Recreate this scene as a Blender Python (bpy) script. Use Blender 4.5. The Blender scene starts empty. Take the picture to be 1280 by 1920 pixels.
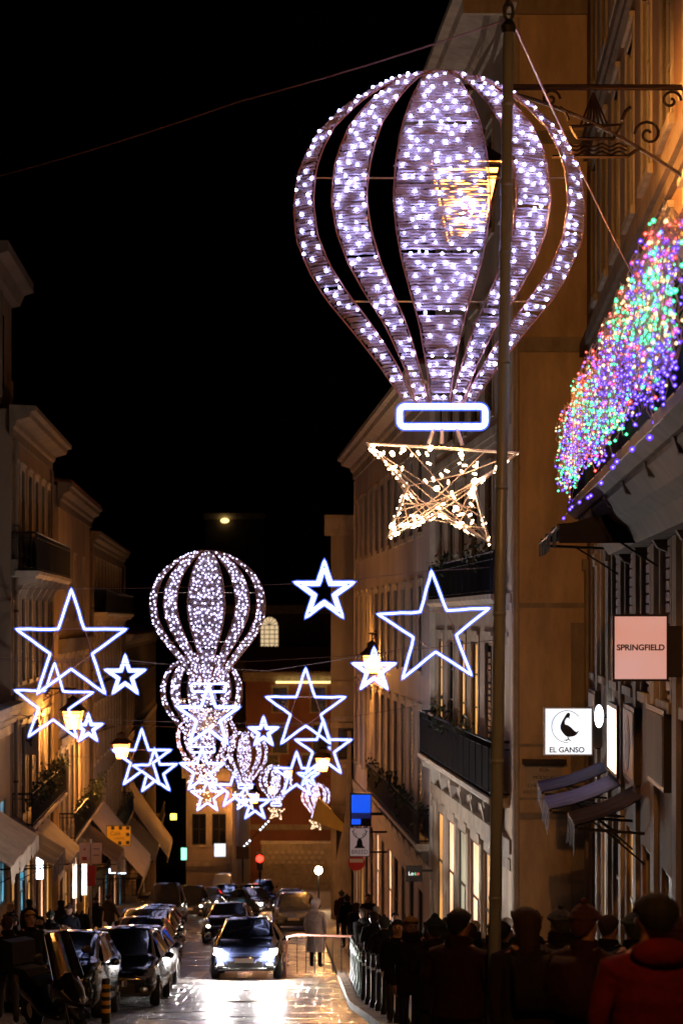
import bpy, bmesh, math, random
from math import sin, cos, pi, sqrt, radians, atan2
from mathutils import Vector, Matrix
random.seed(7)
S = bpy.context.scene
COL = S.collection

# ------------------------------------------------------------------ camera, world, sun, exposure
F = 4000.0                      # focal length in photo pixels (1280 x 1920)
cam_d = bpy.data.cameras.new('camera')
cam = bpy.data.objects.new('camera', cam_d); COL.objects.link(cam)
cam.location = (0, 0, 0); cam.rotation_euler = (radians(90), 0, 0)
cam_d.sensor_fit = 'VERTICAL'; cam_d.sensor_height = 36; cam_d.lens = 75
cam_d.shift_y = (1163 - 960) / 1920
cam_d.clip_start = 0.1; cam_d.clip_end = 2000
cam_d.dof.use_dof = True; cam_d.dof.focus_distance = 30; cam_d.dof.aperture_fstop = 2.6
S.camera = cam
W = bpy.data.worlds.new('World'); S.world = W; W.use_nodes = True
nt = W.node_tree
sky = nt.nodes.new('ShaderNodeTexSky'); sky.sky_type = 'NISHITA'; sky.sun_disc = False
sky.sun_elevation = radians(-4); sky.sun_rotation = radians(200)
nt.links.new(sky.outputs[0], nt.nodes['Background'].inputs[0])
nt.nodes['Background'].inputs[1].default_value = 0.002
sun_d = bpy.data.lights.new('moonlight', 'SUN'); sun_d.energy = 0.002; sun_d.angle = radians(0.5)
sun_d.color = (0.8, 0.85, 1)
sun = bpy.data.objects.new('moonlight', sun_d); COL.objects.link(sun)
sun.rotation_euler = (radians(50), 0, radians(20)); sun.location = (0, -20, 60)
S.view_settings.view_transform = 'Standard'; S.view_settings.look = 'None'
S.view_settings.gamma = 1; S.view_settings.use_curve_mapping = False
S.view_settings.exposure = 0.0
S.render.engine = 'CYCLES'
S.cycles.use_denoising = True
S.cycles.max_bounces = 6; S.cycles.diffuse_bounces = 3; S.cycles.glossy_bounces = 3
S.cycles.transparent_max_bounces = 12
S.cycles.sample_clamp_indirect = 4.0
S.cycles.caustics_reflective = False; S.cycles.caustics_refractive = False

def ground(y):
    if y < 42: return -(1.65 + .143 * y)
    return -(7.656 + .112 * (y - 42))
def P(px, py, Y):
    return Vector(((px - 640) / F * Y, Y, (1163 - py) / F * Y))
def lerp(a, b, t): return a + (b - a) * t
def interp(tab, x):
    if x <= tab[0][0]: return tab[0][1]
    for (a, b), (c, d) in zip(tab, tab[1:]):
        if x <= c: return lerp(b, d, (x - a) / (c - a))
    return tab[-1][1]

# ------------------------------------------------------------------ materials
M = {}
def mat(name, base=(.5, .5, .5), rough=.6, metal=0, noise=0, nscale=3, bump=0, bscale=20, streak=0, coat=0, spec=None, dirt=None):
    m = bpy.data.materials.new(name); m.use_nodes = True
    n = m.node_tree.nodes; l = m.node_tree.links; b = n['Principled BSDF']
    b.inputs['Base Color'].default_value = (*base, 1); b.inputs['Roughness'].default_value = rough
    b.inputs['Metallic'].default_value = metal
    if coat: b.inputs['Coat Weight'].default_value = coat; b.inputs['Coat Roughness'].default_value = .04
    if spec is not None: b.inputs['Specular IOR Level'].default_value = spec
    if noise or bump:
        tc = n.new('ShaderNodeTexCoord')
    if noise:
        no = n.new('ShaderNodeTexNoise'); no.inputs['Scale'].default_value = nscale; no.inputs['Detail'].default_value = 7
        no.inputs['Roughness'].default_value = .65
        src = tc.outputs['Object']
        if streak:
            mp = n.new('ShaderNodeMapping'); mp.inputs['Scale'].default_value = (1, 1, streak)
            l.new(src, mp.inputs[0]); src = mp.outputs[0]
        l.new(src, no.inputs['Vector'])
        rp = n.new('ShaderNodeValToRGB')
        d = dirt or tuple(c * (1 - noise) for c in base)
        rp.color_ramp.elements[0].color = (*d, 1); rp.color_ramp.elements[0].position = .3
        rp.color_ramp.elements[1].color = (*[min(1, c * (1 + noise * .3)) for c in base], 1); rp.color_ramp.elements[1].position = .68
        l.new(no.outputs[0], rp.inputs[0]); l.new(rp.outputs[0], b.inputs['Base Color'])
    if bump:
        n2 = n.new('ShaderNodeTexNoise'); n2.inputs['Scale'].default_value = bscale; n2.inputs['Detail'].default_value = 5
        l.new(tc.outputs['Object'], n2.inputs['Vector'])
        bp = n.new('ShaderNodeBump'); bp.inputs['Strength'].default_value = bump; bp.inputs['Distance'].default_value = .05
        l.new(n2.outputs[0], bp.inputs['Height']); l.new(bp.outputs[0], b.inputs['Normal'])
    M[name] = m; return m
def emit(name, col, st, sampling='AUTO', mix=None, base=(.2, .2, .2)):
    m = bpy.data.materials.new(name); m.use_nodes = True
    n = m.node_tree.nodes; l = m.node_tree.links
    if mix is None:
        b = n['Principled BSDF']; b.inputs['Base Color'].default_value = (*base, 1); b.inputs['Roughness'].default_value = .4
        b.inputs['Emission Color'].default_value = (*col, 1); b.inputs['Emission Strength'].default_value = st
    else:
        n.remove(n['Principled BSDF'])
        e = n.new('ShaderNodeEmission'); e.inputs[0].default_value = (*col, 1); e.inputs[1].default_value = st
        t = n.new('ShaderNodeBsdfTransparent'); mx = n.new('ShaderNodeMixShader'); mx.inputs[0].default_value = mix
        l.new(t.outputs[0], mx.inputs[1]); l.new(e.outputs[0], mx.inputs[2]); l.new(mx.outputs[0], n['Material Output'].inputs[0])
    m.cycles.emission_sampling = sampling
    M[name] = m; return m
def emit_noise(name, c0, c1, st, scale, stretch=(1, 1, 1)):
    m = emit(name, c1, st); n = m.node_tree.nodes; l = m.node_tree.links; b = n['Principled BSDF']
    tc = n.new('ShaderNodeTexCoord'); mp = n.new('ShaderNodeMapping'); mp.inputs['Scale'].default_value = stretch
    no = n.new('ShaderNodeTexNoise'); no.inputs['Scale'].default_value = scale; no.inputs['Detail'].default_value = 4
    rp = n.new('ShaderNodeValToRGB'); rp.color_ramp.elements[0].color = (*c0, 1); rp.color_ramp.elements[1].color = (*c1, 1)
    rp.color_ramp.elements[0].position = .38; rp.color_ramp.elements[1].position = .62
    l.new(tc.outputs['Object'], mp.inputs[0]); l.new(mp.outputs[0], no.inputs['Vector']); l.new(no.outputs[0], rp.inputs[0])
    l.new(rp.outputs[0], b.inputs['Emission Color']); return m

mat('wall_ochre', (.36, .25, .15), .8, noise=.45, nscale=.5, streak=.35, bump=.15, bscale=30)
mat('wall_tan', (.78, .58, .39), .8, noise=.55, nscale=.9, streak=.3, bump=.15, bscale=30)  # end wall ochre lightened in place of stronger lantern light
mat('wall_ochre_dim', (.28, .17, .095), .8, noise=.45, nscale=.5, streak=.35, bump=.15, bscale=30)  # same ochre darkened for the front; weaker light put into the colour
mat('stone_dim', (.16, .118, .085), .75, noise=.45, nscale=2.2, streak=.4, bump=.25, bscale=25)  # darker copy of stone; dim light on the trims put into its colour
mat('wall_umber', (.20, .14, .10), .8, noise=.45, nscale=.5, streak=.3, bump=.15, bscale=30)
mat('wall_plain', (.42, .33, .27), .8, noise=.4, nscale=.5, streak=.3, bump=.15, bscale=30)
mat('wall_pale', (.46, .38, .36), .8, noise=.35, nscale=.4, streak=.25, bump=.1, bscale=30)
mat('wall_grey', (.34, .29, .25), .8, noise=.45, nscale=.5, streak=.3, bump=.15, bscale=30)
mat('wall_yellow', (.5, .36, .1), .8, noise=.4, nscale=.5, streak=.3, bump=.15, bscale=30)
mat('wall_red', (.3, .12, .08), .8, noise=.4, nscale=.3, streak=.3, bump=.15, bscale=20)
mat('wall_dark', (.11, .08, .07), .85, noise=.4, nscale=.4, bump=.1)
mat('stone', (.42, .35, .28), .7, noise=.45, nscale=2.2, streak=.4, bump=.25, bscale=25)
mat('wall_tan_b', (.70, .50, .32), .8, noise=.5, nscale=1.3, bump=.15, bscale=30)
mat('stone_light', (.55, .48, .42), .65, noise=.3, nscale=2, bump=.2, bscale=25)
mat('roof_tile', (.3, .11, .06), .8, noise=.5, nscale=4)
mat('iron', (.012, .011, .011), .45, metal=.3, noise=.3, nscale=8)
mat('iron_brown', (.035, .02, .014), .5, metal=.3, noise=.3, nscale=8)
mat('pole_paint', (.26, .31, .42), .35, noise=.3, nscale=5, streak=.15, bump=.05, bscale=50, spec=.7)
mat('steel', (.45, .43, .42), .32, metal=1, noise=.25, nscale=6, streak=.2, bump=.05, bscale=60)
mat('pane_dark', (.008, .008, .01), .08, spec=.6)
mat('wood_dark', (.03, .02, .014), .5, noise=.4, nscale=6, streak=.2)
mat('wood_pale', (.4, .36, .3), .5, noise=.25, nscale=5, streak=.2)
mat('fabric_black', (.006, .005, .009), .95, spec=.1, noise=.4, nscale=6, bump=.3, bscale=12)
mat('fabric_purple', (.10, .085, .26), .8, noise=.35, nscale=5, bump=.35, bscale=9)
mat('fabric_plum', (.035, .022, .045), .85, noise=.35, nscale=5, bump=.35, bscale=9)
mat('fabric_cream', (.38, .30, .24), .8, noise=.3, nscale=3, streak=.4, bump=.3, bscale=6)
mat('fabric_taupe', (.33, .27, .24), .85, noise=.3, nscale=3, bump=.3, bscale=6)
mat('fabric_navy', (.035, .025, .05), .85, noise=.3, nscale=3, bump=.3, bscale=6)
mat('fabric_brown', (.09, .055, .035), .85, noise=.3, nscale=3, bump=.3, bscale=6)
mat('tinsel', (.80, .66, .74), .42, metal=.05, noise=.3, nscale=25, bump=.6, bscale=90)
mat('tinsel_dark', (.30, .22, .23), .45, noise=.5, nscale=25)
mat('rose_metal', (.55, .27, .22), .4, metal=.4)
mat('cord', (.6, .42, .34), .5)
mat('cable_steel', (.25, .17, .15), .5, metal=.3)
mat('clear_tube', (.75, .66, .66), .2, spec=.6)
mat('paint_black', (.006, .006, .008), .15, coat=1)
mat('paint_navy', (.010, .013, .03), .15, coat=1)
mat('paint_silver', (.3, .3, .31), .25, metal=.7, coat=1)
mat('paint_grey', (.05, .05, .055), .2, metal=.4, coat=1)
mat('paint_white', (.6, .6, .6), .2, coat=1)
mat('car_glass', (.006, .006, .008), .05, spec=.8)
mat('rubber', (.012, .012, .012), .8, noise=.3)
mat('plastic_dark', (.015, .015, .016), .5)
mat('chrome', (.7, .7, .7), .12, metal=1)
mat('lamp_lens', (.55, .55, .55), .12, metal=.6)
mat('tail_lens', (.35, .02, .02), .15)
mat('plate_white', (.6, .58, .55), .4)
mat('plate_blue', (.03, .08, .4), .4)
mat('ink', (.012, .011, .013), .6)
mat('ink_blue', (.012, .013, .04), .6)
mat('sign_pink', (.75, .45, .38), .5)
mat('sign_white', (.65, .58, .53), .5, noise=.1, nscale=3)
mat('sign_yellow', (.6, .38, .03), .5)
mat('sign_red', (.45, .025, .02), .45)
mat('yellow_paint', (.6, .33, .02), .45, noise=.3, nscale=12)
mat('skin', (.26, .14, .095), .6, noise=.15, nscale=9)
mat('shoe', (.02, .018, .018), .5)
mat('trouser_dark', (.014, .014, .02), .85)
mat('trouser_blue', (.03, .04, .09), .85)
for nm, c in dict(black=(.010, .009, .010), charcoal=(.025, .024, .025), brown=(.045, .024, .014), navy=(.012, .014, .035),
                  green=(.015, .025, .014), maroon=(.06, .010, .012), grey=(.09, .08, .08), red=(.075, .0008, .0015),
                  white=(.62, .56, .58), tan=(.2, .12, .06)).items():
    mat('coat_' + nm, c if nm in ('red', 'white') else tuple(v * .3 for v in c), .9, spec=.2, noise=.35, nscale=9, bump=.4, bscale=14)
for nm, c in dict(black=(.008, .007, .007), brown=(.035, .018, .010), blond=(.4, .22, .07), grey=(.22, .2, .19)).items():
    mat('hair_' + nm, c, .8, spec=.2, noise=.4, nscale=40)
for nm, c in dict(red=(.04, .006, .006), grey=(.03, .03, .03), green=(.01, .016, .012)).items():
    mat('knit_' + nm, c, .9, noise=.4, nscale=40, bump=.5, bscale=60)
mat('leaf', (.03, .05, .02), .6, noise=.4, nscale=8)
mat('paving', (.26, .22, .19), .55, noise=.4, nscale=1.2, bump=.5, bscale=14)
mat('kerb', (.3, .27, .24), .6, noise=.4, nscale=2, bump=.3)
mat('hill_earth', (.02, .016, .014), .9, noise=.4, nscale=.05)

# cobbled, damp carriageway
def road_mat():
    m = mat('setts', (.06, .05, .046), .42)
    n = m.node_tree.nodes; l = m.node_tree.links; b = n['Principled BSDF']
    tc = n.new('ShaderNodeTexCoord')
    vo = n.new('ShaderNodeTexVoronoi'); vo.feature = 'DISTANCE_TO_EDGE'; vo.inputs['Scale'].default_value = 5.5; vo.inputs['Randomness'].default_value = .6
    l.new(tc.outputs['Object'], vo.inputs['Vector'])
    rp = n.new('ShaderNodeValToRGB'); rp.color_ramp.elements[1].position = .12
    l.new(vo.outputs['Distance'], rp.inputs[0])
    no = n.new('ShaderNodeTexNoise'); no.inputs['Scale'].default_value = .8; no.inputs['Detail'].default_value = 6
    l.new(tc.outputs['Object'], no.inputs['Vector'])
    r2 = n.new('ShaderNodeValToRGB'); r2.color_ramp.elements[0].color = (.028, .023, .021, 1); r2.color_ramp.elements[1].color = (.085, .072, .066, 1)
    r2.color_ramp.elements[0].position = .3; r2.color_ramp.elements[1].position = .7
    l.new(no.outputs[0], r2.inputs[0]); l.new(r2.outputs[0], b.inputs['Base Color'])
    mr = n.new('ShaderNodeMapRange'); mr.inputs[1].default_value = .35; mr.inputs[2].default_value = .65; mr.inputs[3].default_value = .22; mr.inputs[4].default_value = .42
    l.new(no.outputs[0], mr.inputs[0]); l.new(mr.outputs[0], b.inputs['Roughness'])
    bp = n.new('ShaderNodeBump'); bp.inputs['Strength'].default_value = .9; bp.inputs['Distance'].default_value = .03
    l.new(rp.outputs[0], bp.inputs['Height']); l.new(bp.outputs[0], b.inputs['Normal'])
road_mat()

emit('rope_core', (.80, .86, 1), 4.2)
emit('rope_halo', (.08, .16, 1), 1.9, 'NONE', mix=.40)  # translucent blue shell imitating the halo around the rope lights
emit('led_white', (.46, .49, 1), 44)
emit('led_white_far', (.62, .62, 1), 6.5)
emit('led_warm', (1, .68, .36), 36)
emit('led_warm_far', (1, .7, .42), 6)
emit('lantern_glass', (1, .37, .055), 17, 'AUTO', mix=.6)
emit('lantern_bulb', (1, .40, .085), 9500)
emit('lantern_bulb_added', (1, .38, .075), 5000)
emit('lantern_bulb_big', (1, .40, .085), 8500)
emit('lantern_bulb_far', (1, .40, .08), 9000)
emit('lamp_dazzle', (1, .66, .34), 300)
emit('headlamp_lit', (1, .95, .9), 7500)
emit('headlamp_mid', (1, .93, .86), 700)
emit('headlamp_dim', (1, .9, .78), 18)
emit('window_warm', (1, .72, .4), .75)
emit_noise('shop_peach', (.55, .22, .10), (1, .55, .30), 2.0, 1.5, (1, 1, .4))
emit_noise('shop_amber', (.20, .08, .015), (1, .46, .10), 1.2, 1.3, (1, 1, .35))
emit_noise('shop_green', (.16, .15, .06), (.6, .55, .3), .6, 1.5, (1, 1, .4))
emit_noise('shop_white', (.55, .40, .28), (1, .86, .7), 3, 2, (2, 2, .6))
emit_noise('shop_blue', (.02, .10, .16), (.12, .5, .7), .8, 1.2)
emit('cool_tube', (.75, .86, 1), 6)
emit('warm_tube', (1, .72, .25), 2.5)
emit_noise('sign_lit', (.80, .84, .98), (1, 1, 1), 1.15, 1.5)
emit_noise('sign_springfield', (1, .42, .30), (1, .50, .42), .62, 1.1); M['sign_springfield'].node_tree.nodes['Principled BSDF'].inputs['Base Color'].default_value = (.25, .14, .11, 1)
emit('screen_blue', (.0, .10, .95), .9)
emit('sign_breed', (1, .70, .66), .18, base=(.6, .5, .48))
emit('screen_navy', (.0, .01, .12), .5)
emit('traffic_red', (1, .02, .01), 9)
emit('signal_yellow', (1, .8, .1), 4)
emit('pharm_green', (.3, 1, .7), 2)
emit('text_white', (1, 1, 1), 1.5); emit('text_green', (.05, 1, .3), 1.5); emit('text_red', (1, .1, .1), 1.5)
BC = dict(red=(1, .05, .03), green=(.03, 1, .4), blue=(.10, .03, 1), amber=(1, .62, .25), magenta=(1, .05, .55), white=(.9, 1, .85))
for k, c in BC.items():
    emit('bulb_' + k, tuple(min(1, v * .75 + .25) for v in c), 5.5)
    emit('bulb_cap_' + k, c, 2.4, 'NONE', mix=.5)  # tinted translucent shell that imitates the glow around each bulb

# ------------------------------------------------------------------ mesh builder
class MB:
    def __init__(s): s.v = []; s.f = []; s.mi = []; s.cur = 0
    def quad(s, *pts):
        i = len(s.v); s.v += [tuple(p) for p in pts]; s.f.append(tuple(range(i, i + len(pts)))); s.mi.append(s.cur)
    def box(s, x0, x1, y0, y1, z0, z1, xf=None):
        i = len(s.v)
        pts = [(x, y, z) for z in (z0, z1) for y in (y0, y1) for x in (x0, x1)]
        if xf: pts = [tuple(xf @ Vector(p)) for p in pts]
        s.v += pts
        for q in ((0, 2, 3, 1), (4, 5, 7, 6), (0, 1, 5, 4), (2, 6, 7, 3), (0, 4, 6, 2), (1, 3, 7, 5)):
            s.f.append(tuple(i + k for k in q)); s.mi.append(s.cur)
    def prism(s, poly, a, b, axis='x', caps=True):
        """closed polygon of (p,q) extruded along axis from a to b"""
        i = len(s.v); n = len(poly)
        for t in (a, b):
            for p, q in poly:
                s.v.append((t, p, q) if axis == 'x' else (p, t, q) if axis == 'y' else (p, q, t))
        for k in range(n):
            s.f.append((i + k, i + (k + 1) % n, i + n + (k + 1) % n, i + n + k)); s.mi.append(s.cur)
        if caps:
            s.f.append(tuple(i + k for k in range(n))[::-1]); s.f.append(tuple(i + n + k for k in range(n))); s.mi += [s.cur] * 2
    def tube(s, pts, r, n=6, closed=False, cap=True):
        pts = [Vector(p) for p in pts]; m = len(pts)
        rad = r if isinstance(r, (list, tuple)) else [r] * m
        i0 = len(s.v)
        for k, p in enumerate(pts):
            a = pts[(k - 1) % m] if (closed or k > 0) else p
            b = pts[(k + 1) % m] if (closed or k < m - 1) else p
            d1 = (p - a); d2 = (b - p)
            d = (d1.normalized() if d1.length > 1e-9 else Vector()) + (d2.normalized() if d2.length > 1e-9 else Vector())
            if d.length < 1e-6: d = d1 if d1.length > 1e-9 else Vector((0, 0, 1))
            d.normalize()
            up = Vector((0, 1, 0)) if abs(d.y) < .9 else Vector((0, 0, 1))
            u = d.cross(up).normalized(); w = d.cross(u)
            sc = 1.0
            if d1.length > 1e-9 and d2.length > 1e-9:
                c = max(.35, sqrt(max(0, (1 + d1.normalized().dot(d2.normalized())) / 2))); sc = min(1.6, 1 / c)
            for j in range(n):
                t = 2 * pi * j / n
                s.v.append(tuple(p + (u * cos(t) * sc + w * sin(t)) * rad[k]))
        segs = m if closed else m - 1
        for k in range(segs):
            a = i0 + k * n; b = i0 + ((k + 1) % m) * n
            for j in range(n):
                s.f.append((a + j, a + (j + 1) % n, b + (j + 1) % n, b + j)); s.mi.append(s.cur)
        if cap and not closed:
            s.f.append(tuple(i0 + j for j in range(n))[::-1]); s.f.append(tuple(i0 + (m - 1) * n + j for j in range(n))); s.mi += [s.cur] * 2
    def lathe(s, prof, c=(0, 0, 0), n=12):
        i0 = len(s.v); m = len(prof)
        for r, z in prof:
            for j in range(n):
                t = 2 * pi * j / n; s.v.append((c[0] + r * cos(t), c[1] + r * sin(t), c[2] + z))
        for k in range(m - 1):
            for j in range(n):
                s.f.append((i0 + k * n + j, i0 + k * n + (j + 1) % n, i0 + (k + 1) * n + (j + 1) % n, i0 + (k + 1) * n + j)); s.mi.append(s.cur)
    def ball(s, c, r, n=8, m=5, sc=(1, 1, 1)):
        i0 = len(s.v)
        for k in range(m + 1):
            a = pi * k / m
            for j in range(n):
                t = 2 * pi * j / n
                s.v.append((c[0] + r * sc[0] * sin(a) * cos(t), c[1] + r * sc[1] * sin(a) * sin(t), c[2] + r * sc[2] * cos(a)))
        for k in range(m):
            for j in range(n):
                s.f.append((i0 + k * n + j, i0 + (k + 1) * n + j, i0 + (k + 1) * n + (j + 1) % n, i0 + k * n + (j + 1) % n)); s.mi.append(s.cur)
    _ico = None
    def ico(s, c, r):
        if MB._ico is None:
            bm = bmesh.new(); bmesh.ops.create_icosphere(bm, subdivisions=1, radius=1)
            MB._ico = ([tuple(v.co) for v in bm.verts], [tuple(v.index for v in f.verts) for f in bm.faces]); bm.free()
        i = len(s.v); V, Fs = MB._ico
        s.v += [(c[0] + x * r, c[1] + y * r, c[2] + z * r) for x, y, z in V]
        s.f += [tuple(i + k for k in f) for f in Fs]; s.mi += [s.cur] * len(Fs)
    def mesh(s, name, m, smooth=False):
        me = bpy.data.meshes.new(name); me.from_pydata(s.v, [], s.f)
        for x in (m if isinstance(m, (list, tuple)) else [m]): me.materials.append(M[x])
        me.polygons.foreach_set('material_index', s.mi)
        if smooth: me.polygons.foreach_set('use_smooth', [True] * len(s.f))
        me.update(); return me
    def build(s, name, m, parent=None, smooth=False, loc=None, rot=None):
        return link(name, s.mesh(name, m, smooth), parent, loc, rot)
def link(name, me, parent=None, loc=None, rot=None):
    o = bpy.data.objects.new(name, me); COL.objects.link(o)
    if parent: o.parent = parent
    if loc is not None: o.location = loc
    if rot is not None: o.rotation_euler = rot
    return o
def tag(o, label=None, cat=None, group=None, kind=None):
    if label: o['label'] = label
    if cat: o['category'] = cat
    if group: o['group'] = group
    if kind: o['kind'] = kind
    return o
def thing(name, label, cat, loc=(0, 0, 0), rz=0, group=None):
    o = bpy.data.objects.new(name, None); COL.objects.link(o); o.empty_display_size = .2
    o.location = loc; o.rotation_euler = (0, 0, rz)
    return tag(o, label, cat, group)
def stuff(o): o['kind'] = 'stuff'; return o
def structure(o): o['kind'] = 'structure'; return o
def copy_tree(o, loc=None, rz=None, label=None, group=None, parent=None, kids=None):
    c = o.copy(); COL.objects.link(c)
    if parent: c.parent = parent
    if loc is not None: c.location = loc
    if rz is not None: c.rotation_euler = (0, 0, rz)
    if label: c['label'] = label
    if group: c['group'] = group
    for ch in list(o.children): copy_tree(ch, parent=c)
    return c
def text_mesh(s, size, m, parent, loc, rot, depth=.004, align='CENTER', sx=1.0, name='lettering', bold=0):
    cu = bpy.data.curves.new('lettering', 'FONT'); cu.body = s; cu.size = size; cu.extrude = depth; cu.offset = bold; cu.align_x = align; cu.align_y = 'CENTER'
    t = bpy.data.objects.new('lettering', cu); COL.objects.link(t)
    bpy.context.view_layer.update()
    me = bpy.data.meshes.new_from_object(t.evaluated_get(bpy.context.evaluated_depsgraph_get()))
    bpy.data.objects.remove(t); bpy.data.curves.remove(cu)
    me.materials.clear(); me.materials.append(M[m])
    o = link(name, me, parent, loc, rot); o.scale = (sx, 1, 1); return o

# ------------------------------------------------------------------ street, pavements, hill
ys = [-6, 0, 6, 12, 18, 24, 30, 36, 42, 50, 60, 72, 84, 96, 110, 130, 150, 170, 190, 206]
KR = [(-6, 2.3), (20, 1.25), (43, .15), (93, -1.0), (150, -2.4), (206, -4)]    # right kerb
KL = [(-6, -2.7), (42, -5.75), (96, -9.0), (150, -10.6), (206, -12)]           # left kerb
FL = lambda y: -.0525 * y - 6.8                                                # left facades
mb = MB()
xs = [-70, -40, -20, -12, -8, -5, -2, 0, 2, 5, 12, 30, 70]
for a, b in zip(ys, ys[1:]):
    for x0, x1 in zip(xs, xs[1:]):
        mb.quad((x0, a, ground(a)), (x1, a, ground(a)), (x1, b, ground(b)), (x0, b, ground(b)))
structure(mb.build('road', 'setts'))
def pavement(name, kerb, other, side):
    mb = MB(); kb = MB(); h = .12
    for a, b in zip(ys, ys[1:]):
        ka, kb_ = interp(kerb, a), interp(kerb, b)
        za, zb = ground(a) + h, ground(b) + h
        ka2, kb2 = ka + side * .16, kb_ + side * .16
        q = [(ka2, a, za), (other, a, za), (other, b, zb), (kb2, b, zb)]
        mb.quad(*(q if side > 0 else q[::-1]))
        kb.quad((ka, a, za + .01), (ka2, a, za + .01), (kb2, b, zb + .01), (kb_, b, zb + .01))
        kb.quad((ka, a, ground(a) - .05), (ka, a, za + .01), (kb_, b, zb + .01), (kb_, b, ground(b) - .05))
        kb.quad((ka2, a, za - .01), (ka2, a, za + .01), (kb2, b, zb + .01), (kb2, b, zb - .01))
    structure(mb.build(name, 'paving')); structure(kb.build('kerb', 'kerb'))
pavement('pavement', KR, 45, 1); pavement('pavement', KL, -60, -1)
kerb_root = [o for o in COL.objects if o.name == 'kerb'][0]
y_ = 19.0
while y_ < 92:
    a_, b_ = Vector((interp(KR, y_ + .012) , y_ + .012, ground(y_ + .012) + .13)), Vector((interp(KR, y_ + .988), y_ + .988, ground(y_ + .988) + .13)); dz = random.uniform(0, .012)
    ks = MB(); w_ = Vector((.17, 0, 0)); up_ = Vector((0, 0, dz)); dn = Vector((-.012, 0, -.16)); o_ = Vector((-.012, 0, dz))
    ks.quad(a_ + o_, a_ + w_ + up_, b_ + w_ + up_, b_ + o_); ks.quad(a_ + dn, a_ + o_, b_ + o_, b_ + dn); ks.quad(a_ + dn, a_ + w_ + dn, a_ + w_ + up_, a_ + o_); ks.quad(b_ + dn, b_ + o_, b_ + w_ + up_, b_ + w_ + dn)
    ks.build('kerb_stone', 'kerb', kerb_root); y_ += 1.0
# zebra crossing bars where the silver car waits
mb = MB()
for k in range(6):
    x0 = -6.3 + k * .8; mb.quad(*[(x, y, ground(y) + .006) for x, y in ((x0, 53), (x0 + .42, 53), (x0 + .42, 56), (x0, 56))])
mat('road_paint', (.55, .52, .5), .5, noise=.4, nscale=5)
structure(mb.build('zebra_crossing', 'road_paint'))
for mx, my in ((-2.1, 44.5), (-.9, 62), (-3.2, 40.5)):
    o = thing('drain_cover', {44.5: 'round iron drain cover in front of the oncoming car', 62: 'round iron drain cover near the crossing rail', 40.5: 'round iron drain cover nearest the parked cars at the bottom'}[my], 'drain cover', (mx, my, ground(my) + .004), 0); o.rotation_euler = (-math.atan(.12), 0, 0)
    m = MB(); m.lathe([(0, .012), (.27, .012), (.29, .006), (.29, -.01)], n=20); m.build('lid', 'iron', o)
    m = MB(); m.lathe([(.30, .008), (.38, .008), (.38, -.01)], n=20); m.build('rim', 'kerb', o)
# dark hill behind the end of the street
mb = MB()
for i in range(14):
    for j in range(6):
        def hz(i, j):
            x = -130 + i * 20; y = 232 + j * 40
            return (x, y, ground(206) + j * 7.5 * (1 + .25 * sin(i * 1.3 + j)) - 1)
        mb.quad(hz(i, j), hz(i + 1, j), hz(i + 1, j + 1), hz(i, j + 1))
structure(mb.build('hill', 'hill_earth', smooth=True))

# ------------------------------------------------------------------ buildings
WIN = {}
def window_meshes(w, h, style, frame_m, pane_m):
    key = (round(w, 2), round(h, 2), style, frame_m, pane_m)
    if key in WIN: return WIN[key]
    f = MB(); t = .07; d0, d1 = .045, .10                       # wooden frame set inside the reveal
    f.box(0, t, d0, d1, 0, h); f.box(w - t, w, d0, d1, 0, h); f.box(t, w - t, d0, d1, 0, t); f.box(t, w - t, d0, d1, h - t, h)
    if style != 'shop':
        f.box(w / 2 - .03, w / 2 + .03, d0 + .003, d1 - .003, t, h - t)
        nb = max(1, int(h / .75))
        for k in range(1, nb): f.box(t, w - t, d0 + .008, d1 - .008, h * k / nb - .02, h * k / nb + .02)
    else:
        f.box(t, w - t, d0 + .003, d1 - .003, h * .74, h * .74 + .06); f.box(w * .5 - .03, w * .5 + .03, d0 + .006, d1 - .006, t, h * .74)
    p = MB(); p.box(t * .5, w - t * .5, .072, .085, t * .5, h - t * .5)
    s = MB(); b = .16; pr = -.03                                # stone surround and sill, proud of the wall
    s.box(-b, 0, pr, .1, 0, h + b); s.box(w, w + b, pr, .1, 0, h + b); s.box(0, w, pr, .1, h, h + b)
    s.box(-b - .05, w + b + .05, pr - .05, -.003, h + b, h + b + .09)
    s.box(-b - .06, w + b + .06, pr - .04, .1, -.13, 0)
    WIN[key] = (f.mesh('window', frame_m), p.mesh('pane', pane_m), s.mesh('surround', 'stone'))
    return WIN[key]
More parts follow.
